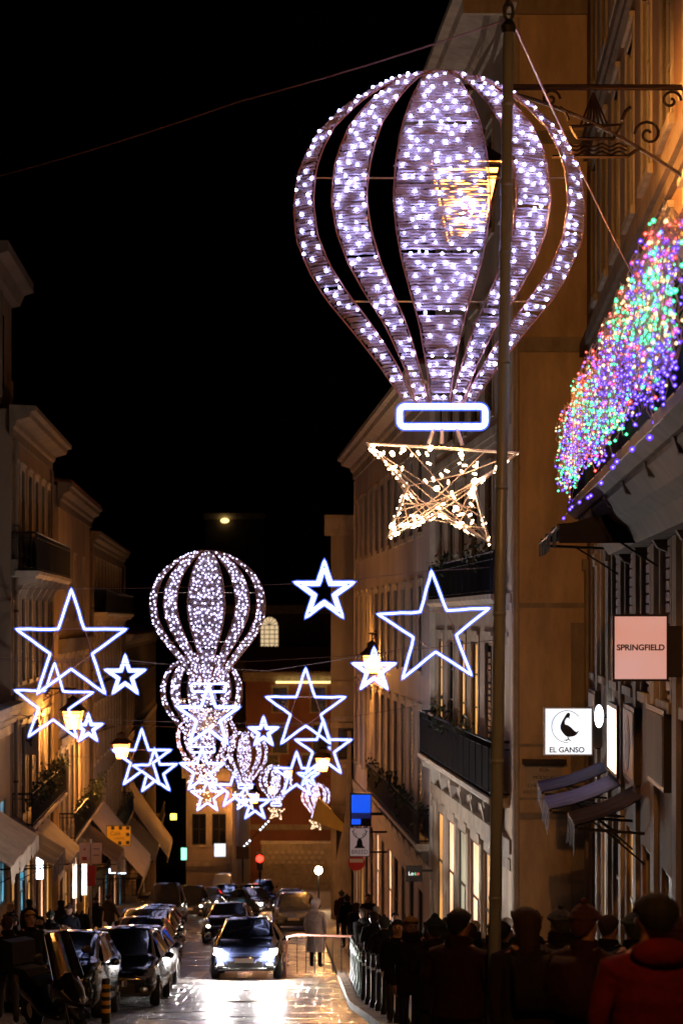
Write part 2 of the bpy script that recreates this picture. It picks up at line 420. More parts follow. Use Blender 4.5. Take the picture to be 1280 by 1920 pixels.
def facade(name, label, O, rz, L, z0, z1, D, wall_m, rows, cornice=True, roof=False, group=None, trim_m='stone', bands=(), near_side=True, frame_m='wood_dark', corn=.55, piers=None):
    """local x along the front, -y towards the street. rows: (z, w, h, [x centres], style, [pane materials])"""
    b = thing(name, label, 'building', (O[0], O[1], 0), rz, group)
    ops = []
    for (z, w, h, cs, style, pm) in rows:
        for k, c in enumerate(cs): ops.append((c - w / 2, c + w / 2, z, z + h, style, pm[k % len(pm)]))
    us = sorted({0, L} | {round(v, 3) for o in ops for v in o[:2]}); vs = sorted({z0, z1} | {round(v, 3) for o in ops for v in o[2:4]})
    mb = MB(); rv = .13
    for ua, ub in zip(us, us[1:]):
        for va, vb in zip(vs, vs[1:]):
            um, vm = (ua + ub) / 2, (va + vb) / 2
            if any(o[0] < um < o[1] and o[2] < vm < o[3] for o in ops): continue
            mb.quad((ua, 0, va), (ub, 0, va), (ub, 0, vb), (ua, 0, vb))
    for x0, x1, a, c, *_ in ops:
        mb.quad((x0, 0, a), (x0, 0, c), (x0, rv, c), (x0, rv, a)); mb.quad((x1, 0, a), (x1, rv, a), (x1, rv, c), (x1, 0, c))
        mb.quad((x0, 0, c), (x1, 0, c), (x1, rv, c), (x0, rv, c)); mb.quad((x0, 0, a), (x0, rv, a), (x1, rv, a), (x1, 0, a))
    mb.quad((0, 0, z0), (0, 0, z1), (0, D, z1), (0, D, z0)); mb.quad((L, 0, z0), (L, D, z0), (L, D, z1), (L, 0, z1))
    mb.quad((0, D, z0), (0, D, z1), (L, D, z1), (L, D, z0)); mb.quad((0, 0, z1), (L, 0, z1), (L, D, z1), (0, D, z1))
    mb.build('wall', wall_m, b)
    for x0, x1, a, c, style, pm in ops:
        f, p, s = window_meshes(x1 - x0, c - a, style, frame_m, pm)
        w = link('window' if style != 'shop' else 'shop_window', f, b, (x0, 0, a))
        link('pane', p, w)
        if style == 'sash' and pm == 'pane_dark' and (int(x0 * 7 + a * 3) % 5 in (0, 3)):
            sh = MB(); hw_ = (x1 - x0) / 2 - .09; hh_ = (c - a) - .2
            for q_ in range(int(hh_ / .14)): sh.box(.09 + hw_ * .02, .09 + hw_ * .96, .028, .044, .12 + q_ * .14, .12 + q_ * .14 + .11)
            stuff(sh.build('shutter', frame_m, w))
        if style != 'shop': link('surround', s, w)
    if cornice:
        c = corn
        prof = [(.02, z1 - .9), (-.08, z1 - .9), (-.08, z1 - .62), (-.16, z1 - .55), (-.2, z1 - .4), (-c * .75, z1 - .28), (-c * .8, z1 - .12), (-c, z1 - .08), (-c, z1 + .06), (.02, z1 + .10)]
        m = MB(); m.prism(prof, -.3, L + .3, 'x'); m.build('cornice', trim_m, b)
    for bz, bh, bp in bands:
        m = MB(); m.box(-.02, L + .02, -bp, .01, bz, bz + bh); m.box(-.02, L + .02, -bp * .55, .012, bz - bh * .7, bz - .003); m.build('string_course', trim_m, b)
    if piers:
        for pc, pw, pz0, pz1 in piers:
            m = MB(); m.box(pc - pw / 2, pc + pw / 2, -.06, .01, pz0, pz1); m.box(pc - pw / 2 - .04, pc + pw / 2 + .04, -.11, .012, pz1, pz1 + .22)
            m.build('pilaster', 'stone', b)
    if roof:
        m = MB(); h = roof; e = .5
        m.quad((-.3, -e, z1 + .11), (L + .3, -e, z1 + .11), (L - .3, D / 2, z1 + h), (.3, D / 2, z1 + h))
        m.quad((L + .3, D, z1 + .11), (-.3, D, z1 + .11), (.3, D / 2, z1 + h), (L - .3, D / 2, z1 + h))
        m.quad((-.3, D, z1 + .11), (-.3, -e, z1 + .11), (.3, D / 2, z1 + h)); m.quad((L + .3, -e, z1 + .11), (L + .3, D, z1 + .11), (L - .3, D / 2, z1 + h))
        r = m.build('roof', 'roof_tile', b)
        t = MB(); nrow = int(min(90, L / .35))
        for k in range(nrow):
            x = -.2 + (L + .4) * (k + .5) / nrow
            t.tube([(x, -e - .03, z1 + .13), (lerp(x, L / 2, .02), D / 2 - .1, z1 + h + .02)], .07, 5)
        stuff(t.build('ridge_tile', 'roof_tile', r))
    return b
def balcony(b, x0, x1, z, proj, rail_h, spacing=.13, solid=False, slab_m='stone', rail_m='iron', brackets=2.2, plants=0):
    s = MB(); s.prism([(.0, z - .2), (-proj + .12, z - .2), (-proj, z - .1), (-proj, z), (.0, z)], x0, x1, 'x')
    o = s.build('balcony', slab_m, b)
    r = MB(); y = -proj + .08
    def bar(p, q, t=.014): r.tube([p, q], t, 4, cap=False)
    top = z + rail_h
    for (p, q) in (((x0 + .05, y), (x1 - .05, y)), ((x0 + .05, 0), (x0 + .05, y)), ((x1 - .05, y), (x1 - .05, 0))):
        n = max(2, int(sqrt((p[0] - q[0]) ** 2 + (p[1] - q[1]) ** 2) / spacing))
        bar((*p, top), (*q, top), .03); bar((*p, z + .08), (*q, z + .08), .02); bar((*p, top - .16), (*q, top - .16), .014)
        for k in range(n + 1):
            a = k / n; c = (lerp(p[0], q[0], a), lerp(p[1], q[1], a)); bar((*c, z), (*c, top), .012 if k % 8 else .028)
    stuff(r.build('railing', rail_m, o))
    if solid:
        q = MB(); q.box(x0 + .07, x1 - .07, y - .008, y + .008, z + .1, top - .17); q.build('infill_panel', 'fabric_black' if rail_m == 'iron' else rail_m, o)
    k = x0 + .5
    while brackets and k < x1 - .2:
        c = MB(); c.prism([(0, z - .2), (-proj * .85, z - .2), (-proj * .8, z - .34), (-proj * .4, z - .42), (-.12, z - .85), (0, z - .9)], k - .09, k + .09, 'x'); c.build('bracket', slab_m, o); k += brackets
    if plants:
        lf = MB(); rnd = random.Random(int(x0 * 10 + z * 7))
        for _ in range(plants):
            cx = rnd.uniform(x0 + .2, x1 - .2); cz = z + rail_h * rnd.uniform(.7, 1.25); cy = y + rnd.uniform(-.12, .12)
            for _ in range(26):
                p = Vector((cx + rnd.gauss(0, .16), cy + rnd.gauss(0, .12), cz + rnd.gauss(0, .16)))
                d = Vector((rnd.gauss(0, 1), rnd.gauss(0, 1), rnd.gauss(0, 1))).normalized() * .09; e = d.cross(Vector((rnd.gauss(0, 1), .3, 1))).normalized() * .035
                lf.quad(p - d, p + e, p + d, p - e)
        stuff(lf.build('window_box_plant', 'leaf', o))
    return o
def frange(a, b, st):
    r = []
    while a < b: r.append(round(a, 3)); a += st
    return r

# right near building with the light curtain (front + end wall that faces the camera)
R1_rz = atan2(-1, -.055)
R1_O = (4.945, 43)
def r1y(Y): return (43 - Y) * 1.0015          # local x for a depth Y
def r1(Y, out, z): return Vector((2.58 + .055 * Y - out * .9985, Y + out * .055, z))   # a point out from the front
cols = frange(2.3, 26, 2.85)
g = ground(36)
rows1 = [(-7.6, 1.5, 4.45, cols, 'shop', ['pane_dark', 'shop_white', 'pane_dark', 'shop_amber', 'pane_dark', 'wood_dark', 'pane_dark', 'pane_dark', 'pane_dark']),
         (-1.0, 1.25, 2.6, cols, 'sash', ['pane_dark', 'window_dim_a', 'pane_dark', 'pane_dark', 'pane_dark', 'pane_dark']),
         (2.05, 1.3, 2.75, cols, 'sash', ['pane_dark']), (6.1, 1.3, 2.6, cols, 'sash', ['pane_dark']), (10.1, 1.3, 2.3, cols, 'sash', ['pane_dark'])]
emit('window_dim_a', (1, .75, .45), .10)
R1 = facade('corner_building', 'ochre corner building at right whose front carries the coloured light curtain and shop signs', R1_O, R1_rz, 42, -9.5, 14.2, 10, 'wall_ochre_dim', rows1, trim_m='stone_dim',
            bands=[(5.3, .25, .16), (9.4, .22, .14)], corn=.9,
            piers=[(c + 1.42, .5, -8.5, 1.0) for c in [.15 - 1.42 + .05] + cols], frame_m='wood_pale')
balcony(R1, 10.3, 40, 1.75, .92, 1.1, .14, brackets=2.85, slab_m='stone_dim')
m = MB(); m.prism([(0, 1.0), (-.3, 1.0), (-.42, 1.2), (-.6, 1.3), (-.75, 1.5), (-.75, 1.549), (0, 1.549)], 10.4, 40, 'x'); m.build('balcony_moulding', 'stone_dim', R1)
# end wall between front and the lavender downpipe: a shallow wing set against the front
def endwall():
    b = thing('corner_pavilion', 'plain ochre end wall facing the camera behind the pole, with street name plaque', 'building', (3.44, 43.0, 0), 0)
    L = 1.50
    m = MB(); m.box(0, L, 0, 14, -9.5, 14.2); m.build('wall', 'wall_tan', b)
    for z, h, p in ((.25, .10, .05), (-2.55, .06, .035), (-3.62, .05, .03), (-4.0, .12, .07), (5.4, .3, .1), (9.6, .25, .1)):
        m = MB(); m.box(.0, L - .003, -p, -.002, z, z + h); m.build('string_course', 'stone', b)
    m = MB(); m.box(L - .32, L - .003, -.06, -.003, -9, -.05); m.build('quoin', 'stone', b)
    for k in range(9):
        z = -8.8 + k * .62
        for x0, x1 in ((.14, .62), (.64, 1.12)):
            xo = .2 if k % 2 else 0
            m = MB(); m.box(x0 + .003, x1, -.014, -.001, z, z + .60); m.build('stone_block', 'wall_tan', b)
    for k in range(12):
        z = -3.2 + k * .70
        if z > 5: break
        for x0, x1 in ((.15, .66), (.67, 1.16)):
            m = MB(); m.box(x0 + .09 * (k % 2), x1 + (.0 if x1 > 1 else .09 * (k % 2)) - .006, -.010, -.001, z + .006, z + .694); m.build('stone_block', 'wall_tan', b)
    prof = [(.02, 12.2), (-.12, 12.2), (-.15, 12.6), (-.3, 12.75), (-.4, 13.1), (-.85, 13.35), (-.9, 13.6), (-1.0, 13.65), (-1.0, 13.9), (.02, 14.0)]
    m = MB(); m.prism(prof, -1.0, L, 'x'); m.build('cornice', 'stone', b)
    m = MB(); m.prism([(-p, z) for p, z in [(-a, c) for a, c in prof]], -.001, 8, 'y') if False else None
    c = MB(); c.prism([(-a[0] * -1 * 1, a[1]) for a in prof], -.9, 10, 'y'); c.build('side_cornice', 'stone', b)
    d = MB(); d.tube([(.07, -.09, -8.9), (.07, -.09, 12.1)], .062, 10)
    for z in (-6, -3, 0, 3, 6, 9): d.tube([(.07, -.09, z), (.07, -.09, z + .1)], .078, 10)
    d.build('downpipe', 'stone_light', b)
    return b
endwall()
# street name plaque
pl = thing('street_name_plaque', 'weathered stone street name plaque under the goose sign', 'plaque', P(1019, 1455, 42.98), 0)
m = MB(); m.box(-.36, .36, -.035, 0, -.28, .22); m.build('slab', 'stone_light', pl)
m = MB(); m.box(-.44, .44, -.14, 0, .24, .34); m.box(-.40, .40, -.09, 0, .205, .24); m.build('hood', 'iron_brown', pl)
m = MB(); m.box(-.42, .42, -.06, 0, -.35, -.285); m.build('ledge', 'stone', pl)
for s_, z_, sz in (('RUA', .12, .11), ('NOVA DO', -.03, .11), ('ALMADA', -.19, .12)):
    pass
for s_, z_, sz in (('RUA', .12, .10), ('MODO IO', -.03, .10), ('CHEZ FANCEZ', -.19, .10)):
    text_mesh(s_, sz, 'iron_brown', pl, (0, -.037, z_), (radians(90), 0, 0), .002)

# right middle buildings
R2_rz = atan2(-1, .06)
def r2x(Y): return 6.13 - .06 * Y
def r2(Y, out, z): return Vector((r2x(Y) - out * .9982, Y - out * .06, z))
cols = frange(1.3, 32, 2.8)
b = facade('apartment_block', 'pale plain apartment block behind the large star, long row of narrow windows', (r2x(92.5), 92.5), R2_rz, 33.4, -17, 7.0, 12, 'wall_pale',
   [(-13.6, 1.5, 5.6, cols, 'shop', ['pane_dark', 'shop_amber', 'pane_dark', 'pane_dark', 'shop_peach', 'wood_dark', 'shop_peach', 'pane_dark', 'wood_dark', 'pane_dark', 'pane_dark']),
    (-6.0, 1.15, 3.3, cols, 'sash', ['pane_dark']), (-1.5, 1.1, 2.5, cols, 'sash', ['pane_dark', 'pane_dark', 'pane_dark', 'window_dim_a', 'pane_dark']), (2.6, 1.1, 2.3, cols, 'sash', ['pane_dark'])],
   roof=2.6, corn=.75, bands=[(-7.2, .3, .12)])
balcony(b, 13.5, 33.0, -6.25, .5, .95, .14, solid=True, plants=14)
APT = b
m = MB(); m.box(33.1, 33.35, -.12, 0, -13, 6); m.build('downpipe', 'stone_light', b)
m = MB(); m.box(.0, .32, -.05, -.003, -15, 6); m.build('quoin', 'stone_light', b)
cols = frange(1.4, 15.5, 2.55)
sp = ['shop_amber', 'shop_peach', 'shop_green', 'shop_peach', 'shop_amber', 'shop_peach']
b = facade('balcony_building', 'tall narrow building with amber-lit doors above a dark balcony, left of the pole', (r2x(59), 59), R2_rz, 15.75, -13, 13.4, 12, 'wall_plain',
   [(-10.5, 2.05, 5.3, cols, 'shop', sp),
    (-3.6, 1.3, 3.1, cols, 'sash', ['shop_amber', 'pane_dark', 'shop_amber', 'shop_amber', 'pane_dark', 'pane_dark']),
    (.9, 1.2, 2.4, cols, 'sash', ['pane_dark']), (4.6, 1.2, 2.4, cols, 'sash', ['pane_dark']), (8.6, 1.2, 2.2, cols, 'sash', ['pane_dark'])],
   corn=1.0, bands=[(-4.75, .28, .14), (.35, .2, .12), (4.0, .2, .1)], piers=[(c + 1.27, .34, -11, -5.1) for c in [1.4 - 2.55] + cols])
balcony(b, .1, 15.3, -3.65, .5, 1.15, .14, solid=True, slab_m='stone_light', plants=5)
balcony(b, 1.0, 14.5, .55, .35, .9, .16, brackets=0, plants=6)
BALC = b
# right far building and its lit side
b = facade('far_right_building', 'tall dark building closing the right side beyond the blue screen', (-.5, 101), 0, 3.0, -18, 4.9, 14, 'wall_grey',
   [(-11.4, 1.0, 1.9, [.75], 'sash', ['pane_dark']), (-6.6, .9, 1.8, [.8], 'sash', ['pane_dark']), (.4, .35, 1.4, [1.75], 'sash', ['pane_dark'])], bands=[(-9.0, .2, .12), (-6.9, .12, .08), (-5.0, .14, .1), (-3.0, .12, .1)], corn=.3)
m = MB(); m.prism([(x, z) for x, z in ((.10, -15), (.95, -15), (.95, -5.2), (.78, -5.2), (.74, -8), (.62, -9.6), (.3, -11.0), (.1, -12.2))], -1.3, -.05, 'y'); m.build('curved_buttress', 'stone', b)
m = MB(); m.prism([(-.9, -9.35), (.55, -9.9), (.62, -9.5), (-.6, -8.3)], -1.25, -.1, 'y'); m.build('sloping_canopy', 'wall_yellow', b)
m = MB(); m.box(.55, 2.6, -.9, -.05, -16, -12.9); m.build('shop_base', 'wall_dark', b)

# left buildings
L_rz = atan2(1, -.0525)
def lx(Y): return FL(Y)
def left(name, label, Y0, Y1, z1, wall, rows, **kw):
    return facade(name, label, (lx(Y0), Y0), L_rz, (Y1 - Y0) * 1.0014, ground(Y1) - 2, z1, 11, wall, rows, **kw)
def l1(Y0, Y): return (Y - Y0) * 1.0014
def lp(Y, out, z): return Vector((lx(Y) + out * .9986, Y + out * .0525, z))
left('low_shop', 'low shop front at the very left edge behind the cream awning', 46, 66.3, -2.6, 'wall_ochre',
   [(-8.6, 1.7, 3.2, frange(1.5, 19, 2.8), 'shop', ['shop_amber', 'pane_dark', 'shop_blue', 'pane_dark'])], corn=.4)
cols = frange(1.3, 14.5, 2.5)
b = left('townhouse', 'stone townhouse at far left edge with heavy stepped cornice', 66.5, 81, 6.6, 'wall_umber',
   [(-11.5, 1.6, 3.4, cols, 'shop', ['shop_amber', 'shop_blue', 'shop_amber', 'wood_dark', 'shop_peach']),
    (-6.4, 1.2, 2.9, cols, 'sash', ['pane_dark']), (-2.0, 1.2, 2.9, cols, 'sash', ['pane_dark', 'pane_dark', 'window_dim_a', 'pane_dark']), (2.2, 1.15, 2.7, cols, 'sash', ['pane_dark'])],
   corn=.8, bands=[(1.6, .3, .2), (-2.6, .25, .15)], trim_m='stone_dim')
balcony(b, .2, 14.2, 1.55, .85, 1.2, .13, solid=True)
balcony(b, .4, 14.2, -6.5, .7, 1.05, .13, plants=30)
at = MB(); at.box(-4, 3.6, .35, 9, 6.75, 10.3); at = at.build('attic', 'wall_umber', b)
m = MB(); m.prism([(.35, 10.3), (.1, 10.35), (-.05, 10.7), (-.35, 10.8), (-.35, 11.1), (9, 11.2), (9, 10.3)], -4.2, 3.9, 'x'); m.build('attic_cornice', 'wall_dark', at)
for k in range(2):
    m = MB(); m.box(-2.6 + k * 2.4, -1.5 + k * 2.4, .30, .349, 7.3, 9.6); m.build('attic_window', 'pane_dark', at)
    m = MB(); m.box(-2.9 + k * 2.4, -2.7 + k * 2.4, .22, .349, 6.9, 10.2); m.build('attic_pilaster', 'stone_dim', at)
for k in range(5):
    m = MB(); m.box(4.4 + k * 1.6, 4.9 + k * 1.6, .9, 1.5, 6.7, 9.6 - k * .5 + .4 * (k % 2)); m.build('chimney', 'wall_umber', b)
b = left('townhouse', 'lower left townhouse with pale face and three narrow top windows', 85, 104, 5.4, 'wall_ochre',
   [(-14.5, 1.8, 4.0, frange(1.5, 18, 2.9), 'shop', ['pane_dark', 'shop_amber', 'pane_dark', 'shop_peach']),
    (-8.6, 1.2, 3.2, frange(1.5, 18, 2.9), 'sash', ['pane_dark']), (-4.3, 1.2, 2.7, frange(1.5, 18, 2.9), 'sash', ['pane_dark']), (.1, 1.0, 2.6, [3.6, 9, 14.5], 'sash', ['pane_dark'])],
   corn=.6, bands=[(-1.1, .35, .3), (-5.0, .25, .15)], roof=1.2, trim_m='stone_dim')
balcony(b, .4, 18.6, -8.8, .7, 1.05, .14, plants=20)
m = MB(); m.box(5, 17.5, 2.5, 9, 5.5, 7.6); m.build('attic', 'wall_dark', b)
b = left('townhouse', 'darker left townhouse between the pale one and the lit balloon, iron balcony on top', 105, 136, 4.3, 'wall_umber',
   [(-18, 1.8, 4.0, frange(1.6, 30, 3), 'shop', ['pane_dark', 'pane_dark', 'shop_peach', 'pane_dark', 'shop_blue']),
    (-11.8, 1.2, 3.2, frange(1.6, 30, 3), 'sash', ['pane_dark']), (-7.2, 1.2, 2.8, frange(1.6, 30, 3), 'sash', ['pane_dark']), (-3, 1.2, 2.6, frange(1.6, 30, 3), 'sash', ['pane_dark']), (.8, 1.1, 2.2, frange(1.6, 30, 3), 'sash', ['pane_dark'])],
   corn=.5, bands=[(-3.6, .25, .12)], trim_m='stone_dim')
balcony(b, .5, 30, .4, .8, 1.1, .2, solid=True, brackets=4)
balcony(b, .5, 30, -12.0, .8, 1.1, .16, plants=16)
m = MB(); m.box(2, 24, 3, 9, 4.4, 7.0); m.build('attic', 'wall_dark', b)
b = left('townhouse', 'farthest left townhouse, low and dark behind the second balloon', 137, 198, -1.0, 'wall_umber',
   [(-25, 2.0, 4.0, frange(2, 59, 3.6), 'shop', ['shop_peach', 'pane_dark', 'shop_amber']),
    (-17.5, 1.3, 3.2, frange(2, 59, 3.6), 'sash', ['pane_dark']), (-12.4, 1.3, 2.8, frange(2, 59, 3.6), 'sash', ['pane_dark']), (-7, 1.2, 2.6, frange(2, 59, 3.6), 'sash', ['pane_dark'])],
   corn=.7, bands=[(-8, .3, .12)], roof=2)
balcony(b, .5, 60, -17.8, .9, 1.1, .25, brackets=6)
for Y_, zt in ((66.9, 5.6), (80.6, 5.6), (104.4, 3.6), (136.4, 3.4)):
    o = thing('downpipe', {66.9: 'downpipe at the near corner of the far left stone townhouse', 80.6: 'downpipe at the far corner of the far left stone townhouse', 104.4: 'downpipe between the pale-faced and the darker left townhouse', 136.4: 'downpipe before the farthest low left townhouse'}[Y_], 'downpipe', lp(Y_, .12, ground(Y_)))
    h_ = zt - ground(Y_); m = MB(); m.tube([(0, 0, 0), (0, 0, h_), (-.2, 0, h_ + .3)], .06, 8); m.build('pipe', 'stone_dim', o)
    for k in range(1, 6):
        m = MB(); m.tube([(0, 0, h_ * k / 6), (0, 0, h_ * k / 6 + .08)], .08, 8); m.build('pipe_joint', 'iron_brown', o)
# jutting wall with red light and string of lights near the far left corner
b = facade('corner_block', 'small pink-lit block jutting out at the far left corner beside the traffic light', (-10.9, 150), 0, 3.2, -24, -10.2, 30, 'wall_plain',
   [(-15.8, 1.0, 2.2, [.9, 2.3], 'sash', ['pane_dark'])], corn=.3, bands=[(-17.3, .3, .15)])
# end of the street
b = facade('end_building', 'reddish building closing the street with a lit fluorescent strip under its eaves', (-9.5, 212), 0, 12.0, -30, -5.2, 12, 'wall_red',
   [(-16, 1.2, 2.6, [2.6, 6.2, 9.7], 'sash', ['wood_dark']), (-13.2, 1.4, 2.8, [3.4, 7.4, 10.6], 'sash', ['pane_dark']), (-9.1, 1.4, 2.4, [3.4, 7.2, 10.6], 'sash', ['pane_dark'])], corn=.5, roof=2.5, bands=[(-20.6, .3, .2)])
m = MB(); m.box(3.0, 8.6, -.5, -.38, -6.25, -6.05); m.build('fluorescent_strip', 'warm_tube', b)
b = facade('hill_building', 'dark building on the slope with one lit arched window', (-13.5, 236), 0, 16, -26, 1.6, 12, 'wall_dark', [], corn=.4)
HB = b
w = MB(); pts = [(-.0, 0), (1.9, 0)] + [(.95 + .95 * cos(t), 2.5 + .95 * sin(t)) for t in [pi * k / 10 for k in range(11)]]
w.prism(pts, -.06, -.02, 'y')
aw = w.build('arched_window', 'window_warm', b, loc=(4.6, 0, -3.05))
f = MB()
for x in (.38, .95, 1.52): f.box(x - .035, x + .035, -.12, -.062, 0, 2.5)
for z in (.5, 1.0, 1.5, 2.0, 2.5): f.box(0, 1.9, -.12, -.062, z - .04, z + .04)
for k in range(1, 6):
    t = pi * k / 6; f.tube([(.95, -.09, 2.5), (.95 + .95 * cos(t), -.09, 2.5 + .95 * sin(t))], .03, 4)
f.tube([(.95 + .95 * cos(pi * k / 12), -.09, 2.5 + .95 * sin(pi * k / 12)) for k in range(13)], .06, 4)
f.build('glazing_bars', 'ink', aw)
b = facade('low_wing', 'low ribbed wing below the arched window, in front of the dark hillside', (-11.9, 225), 0, 5.0, -27, -4.2, 8, 'wall_plain', [], cornice=False, roof=1.4)
for k in range(9):
    m = MB(); m.box(.3 + k * .5, .48 + k * .5, -.1, -.002, -10, -4.3); m.build('rib', 'wall_plain', b)
b = facade('hilltop_house', 'dark house on the hilltop with one golden lamp on its wall', (-21, 330), 0, 9, -20, 16.5, 10, 'wall_dark', [], corn=.3)
m = MB(); m.ball((3.0, -.4, 15.4), .55, 10, 6, (1.2, 1, .7)); m.build('wall_lamp', 'warm_tube', b)
m = MB(); m.tube([(6.6, -.5, 9), (6.6, -.5, 15.5)], .12, 6); m.tube([(6.6, -.5, 15.4), (7.6, -.5, 15.5)], .1, 6); m.build('lamp_post', 'iron_brown', b)
# retaining wall and stair at the end
st = thing('stone_stair', 'broad stone stair rising at the end of the street', 'stairs', (-7.2, 196, ground(196)))
for k in range(12):
    m = MB(); m.box(0, 6.2 - k * .1, k * .36, k * .36 + .42, -.3, .17 * (k + 1)); m.build('step', 'stone', st)
m = MB()
for k in range(11): m.box(6.25, 6.5, k * .4, k * .4 + .403, -.3, .35 + .17 * (k + 1))
m.build('side_wall', 'stone_light', st)
wl = thing('patterned_wall', 'terrace wall with lattice pattern above the stair', 'wall', (-7.6, 203, ground(203)))
m = MB(); m.box(0, 7, 0, .5, -.5, 4.4); m.build('wall_body', 'stone', wl)
for i in range(9):
    for j in range(4):
        d = MB(); cx, cz = .5 + i * .62 + (j % 2) * .31, 2.1 + j * .5
        d.prism([(cx - .27, cz), (cx, cz - .22), (cx + .27, cz), (cx, cz + .22)], -.05, -.002, 'y'); d.build('lattice_tile', 'stone_light', wl)
m = MB(); m.box(-.1, 7.1, -.12, .6, 4.4, 4.65); m.build('coping', 'stone_light', wl)

# ------------------------------------------------------------------ awnings
def awning(label, pfun, Ya, Yb, z_wall, z_front, proj, val, m, vm=None, arms=True, group=None, stripes=0):
    """hung on a front between depths Ya<Yb; pfun(Y, out, z) gives points"""
    o = thing('awning', label, 'awning', pfun((Ya + Yb) / 2, 0, z_wall), 0, group)
    base = o.location
    L = lambda Y, out, z: tuple(pfun(Y, out, z) - base)
    n = 10; rnd = random.Random(len(label) + int(Ya * 10))
    c = MB(); rowsn = 6
    def pt(i, j):
        t = j / rowsn; Y = lerp(Ya, Yb, i / n); sag = .05 * sin(pi * t) + .03 * sin(i * 1.9) * t
        return L(Y, proj * t + .02, lerp(z_wall, z_front, t) - sag)
    for i in range(n):
        for j in range(rowsn):
            c.quad(pt(i, j), pt(i + 1, j), pt(i + 1, j + 1), pt(i, j + 1))
            d = (0, 0, -.02)
            c.quad(*[tuple(Vector(q) + Vector(d)) for q in (pt(i, j + 1), pt(i + 1, j + 1), pt(i + 1, j), pt(i, j))])
    c.build('canopy', m, o, smooth=True)
    v = MB()
    for i in range(n):
        a, b_ = pt(i, rowsn), pt(i + 1, rowsn)
        za = val * (1 + .12 * sin(i * 2.3)); zb = val * (1 + .12 * sin((i + 1) * 2.3))
        w0 = Vector((rnd.uniform(-.03, .03), 0, 0))
        v.quad(a, b_, tuple(Vector(b_) + Vector((0, 0, -zb)) + w0), tuple(Vector(a) + Vector((0, 0, -za)) + w0))
    v.build('valance', vm or m, o)
    if arms:
        for Y in (Ya + .06, Yb - .06):
            a = MB(); a.tube([L(Y, .0, z_front - .12), L(Y, proj - .03, z_front - .06)], .022, 6); a.build('arm', 'iron', o); a = MB(); a.tube([L(Y, .0, z_front - .55), L(Y, proj * .55, z_front - .1)], .014, 6); a.build('brace', 'iron', o)
        a = MB(); a.tube([L(Ya, proj, z_front - .03), L(Yb, proj, z_front - .03)], .025, 6); a.build('front_rail', 'iron', o)
    return o
def side_cheek(o, pfun, Y, zw, zf, proj, m, val=0):
    s = MB(); b = o.location
    q = [pfun(Y, 0.02, zw) - b, pfun(Y, proj, zf - .02) - b, pfun(Y, proj, zf - val) - b, pfun(Y, .02, zf - val) - b]
    s.quad(*q); s.quad(*[p + Vector((0, .015, 0)) for p in q[::-1]]); s.build('side_panel', m, o)
o = awning('black awning with end panel below the coloured light curtain', r1, 27.6, 34, 1.52, 1.25, 1.28, .25, 'fabric_black'); side_cheek(o, r1, 27.59, 1.52, 1.25, 1.28, 'fabric_black', .25)
awning('far purple awning beside the goose sign, topmost of the shop awnings', r1, 36.4, 38.6, -2.55, -2.92, 1.15, .34, 'fabric_purple')
awning('middle bright purple awning with hanging tip over the shop door', r1, 33.3, 35.6, -2.55, -2.95, 1.15, .38, 'fabric_purple')
awning('dark plum awning with drooping white-marked tip, lowest of the shop awnings', r1, 29.65, 31.6, -2.45, -2.85, .95, .42, 'fabric_plum')
GA = 'shop awnings along the left pavement'
awning('cream awning at the left edge of the picture', lp, 50.5, 58, -4.75, -5.85, 1.6, .4, 'fabric_cream', group=GA)
awning('dark navy awning with cream edge next to the cream one', lp, 62.5, 67.3, -6.1, -7.2, 1.6, .6, 'fabric_navy', group=GA)
awning('taupe awning rolled over the doorway behind the navy one', lp, 69.5, 74.3, -6.4, -7.9, 1.6, .3, 'fabric_taupe', group=GA)
awning('brown pitched awning behind the white sign boards', lp, 93, 99, -9.2, -10.6, 1.9, .8, 'fabric_brown', group=GA)
awning('large pale awning below the yellow cafe sign', lp, 103, 113, -9.4, -12.4, 2.6, .4, 'fabric_cream', group=GA)
awning('small grey awning past the large pale one', lp, 115, 121, -11.4, -13.6, 2.2, .4, 'fabric_taupe', group=GA)
awning('green-lit grey awning over the small chemist front', lp, 124, 134, -11.6, -14.0, 2.4, .3, 'fabric_brown', group=GA)
awning('long far awning before the corner block', lp, 137, 149, -11.2, -15.2, 2.8, .4, 'fabric_taupe', group=GA)

# ------------------------------------------------------------------ signs
def box_sign(name, label, ctr, w, h, d, body_m, face_m, rz=0, cat='sign'):
    o = thing(name, label, cat, ctr, rz)
    m = MB(); m.box(-w / 2, w / 2, 0, d, -h / 2, h / 2); m.build('case', body_m, o)
    m = MB(); m.box(-w / 2 + .025, w / 2 - .025, -.008, -.001, -h / 2 + .025, h / 2 - .025); m.build('face', face_m, o)
    return o
RX = (radians(90), 0, 0)
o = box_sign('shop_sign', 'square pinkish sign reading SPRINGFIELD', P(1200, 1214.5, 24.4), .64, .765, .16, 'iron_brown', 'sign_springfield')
text_mesh('SPRINGFIELD', .092, 'ink', o, (0, -.010, .0), RX, .003, sx=1.03, bold=.0028)
m = MB(); m.box(.322, .62, .02, .14, -.34, .25); m.build('mounting_box', 'wood_dark', o)
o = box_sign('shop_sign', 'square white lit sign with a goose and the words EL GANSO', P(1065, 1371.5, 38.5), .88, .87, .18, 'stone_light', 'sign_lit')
text_mesh('EL GANSO', .135, 'ink_blue', o, (-.03, -.010, -.335), RX, .002, bold=.003)
m = MB(); m.box(.445, .62, .03, .15, -.3, .28); m.build('mounting_box', 'stone', o)
g_ = MB()
def gp(x, y): return ((x - 525) / 450 * .88, (355 - y) / 440 * .87)   # zoom pixels of the sign face -> metres
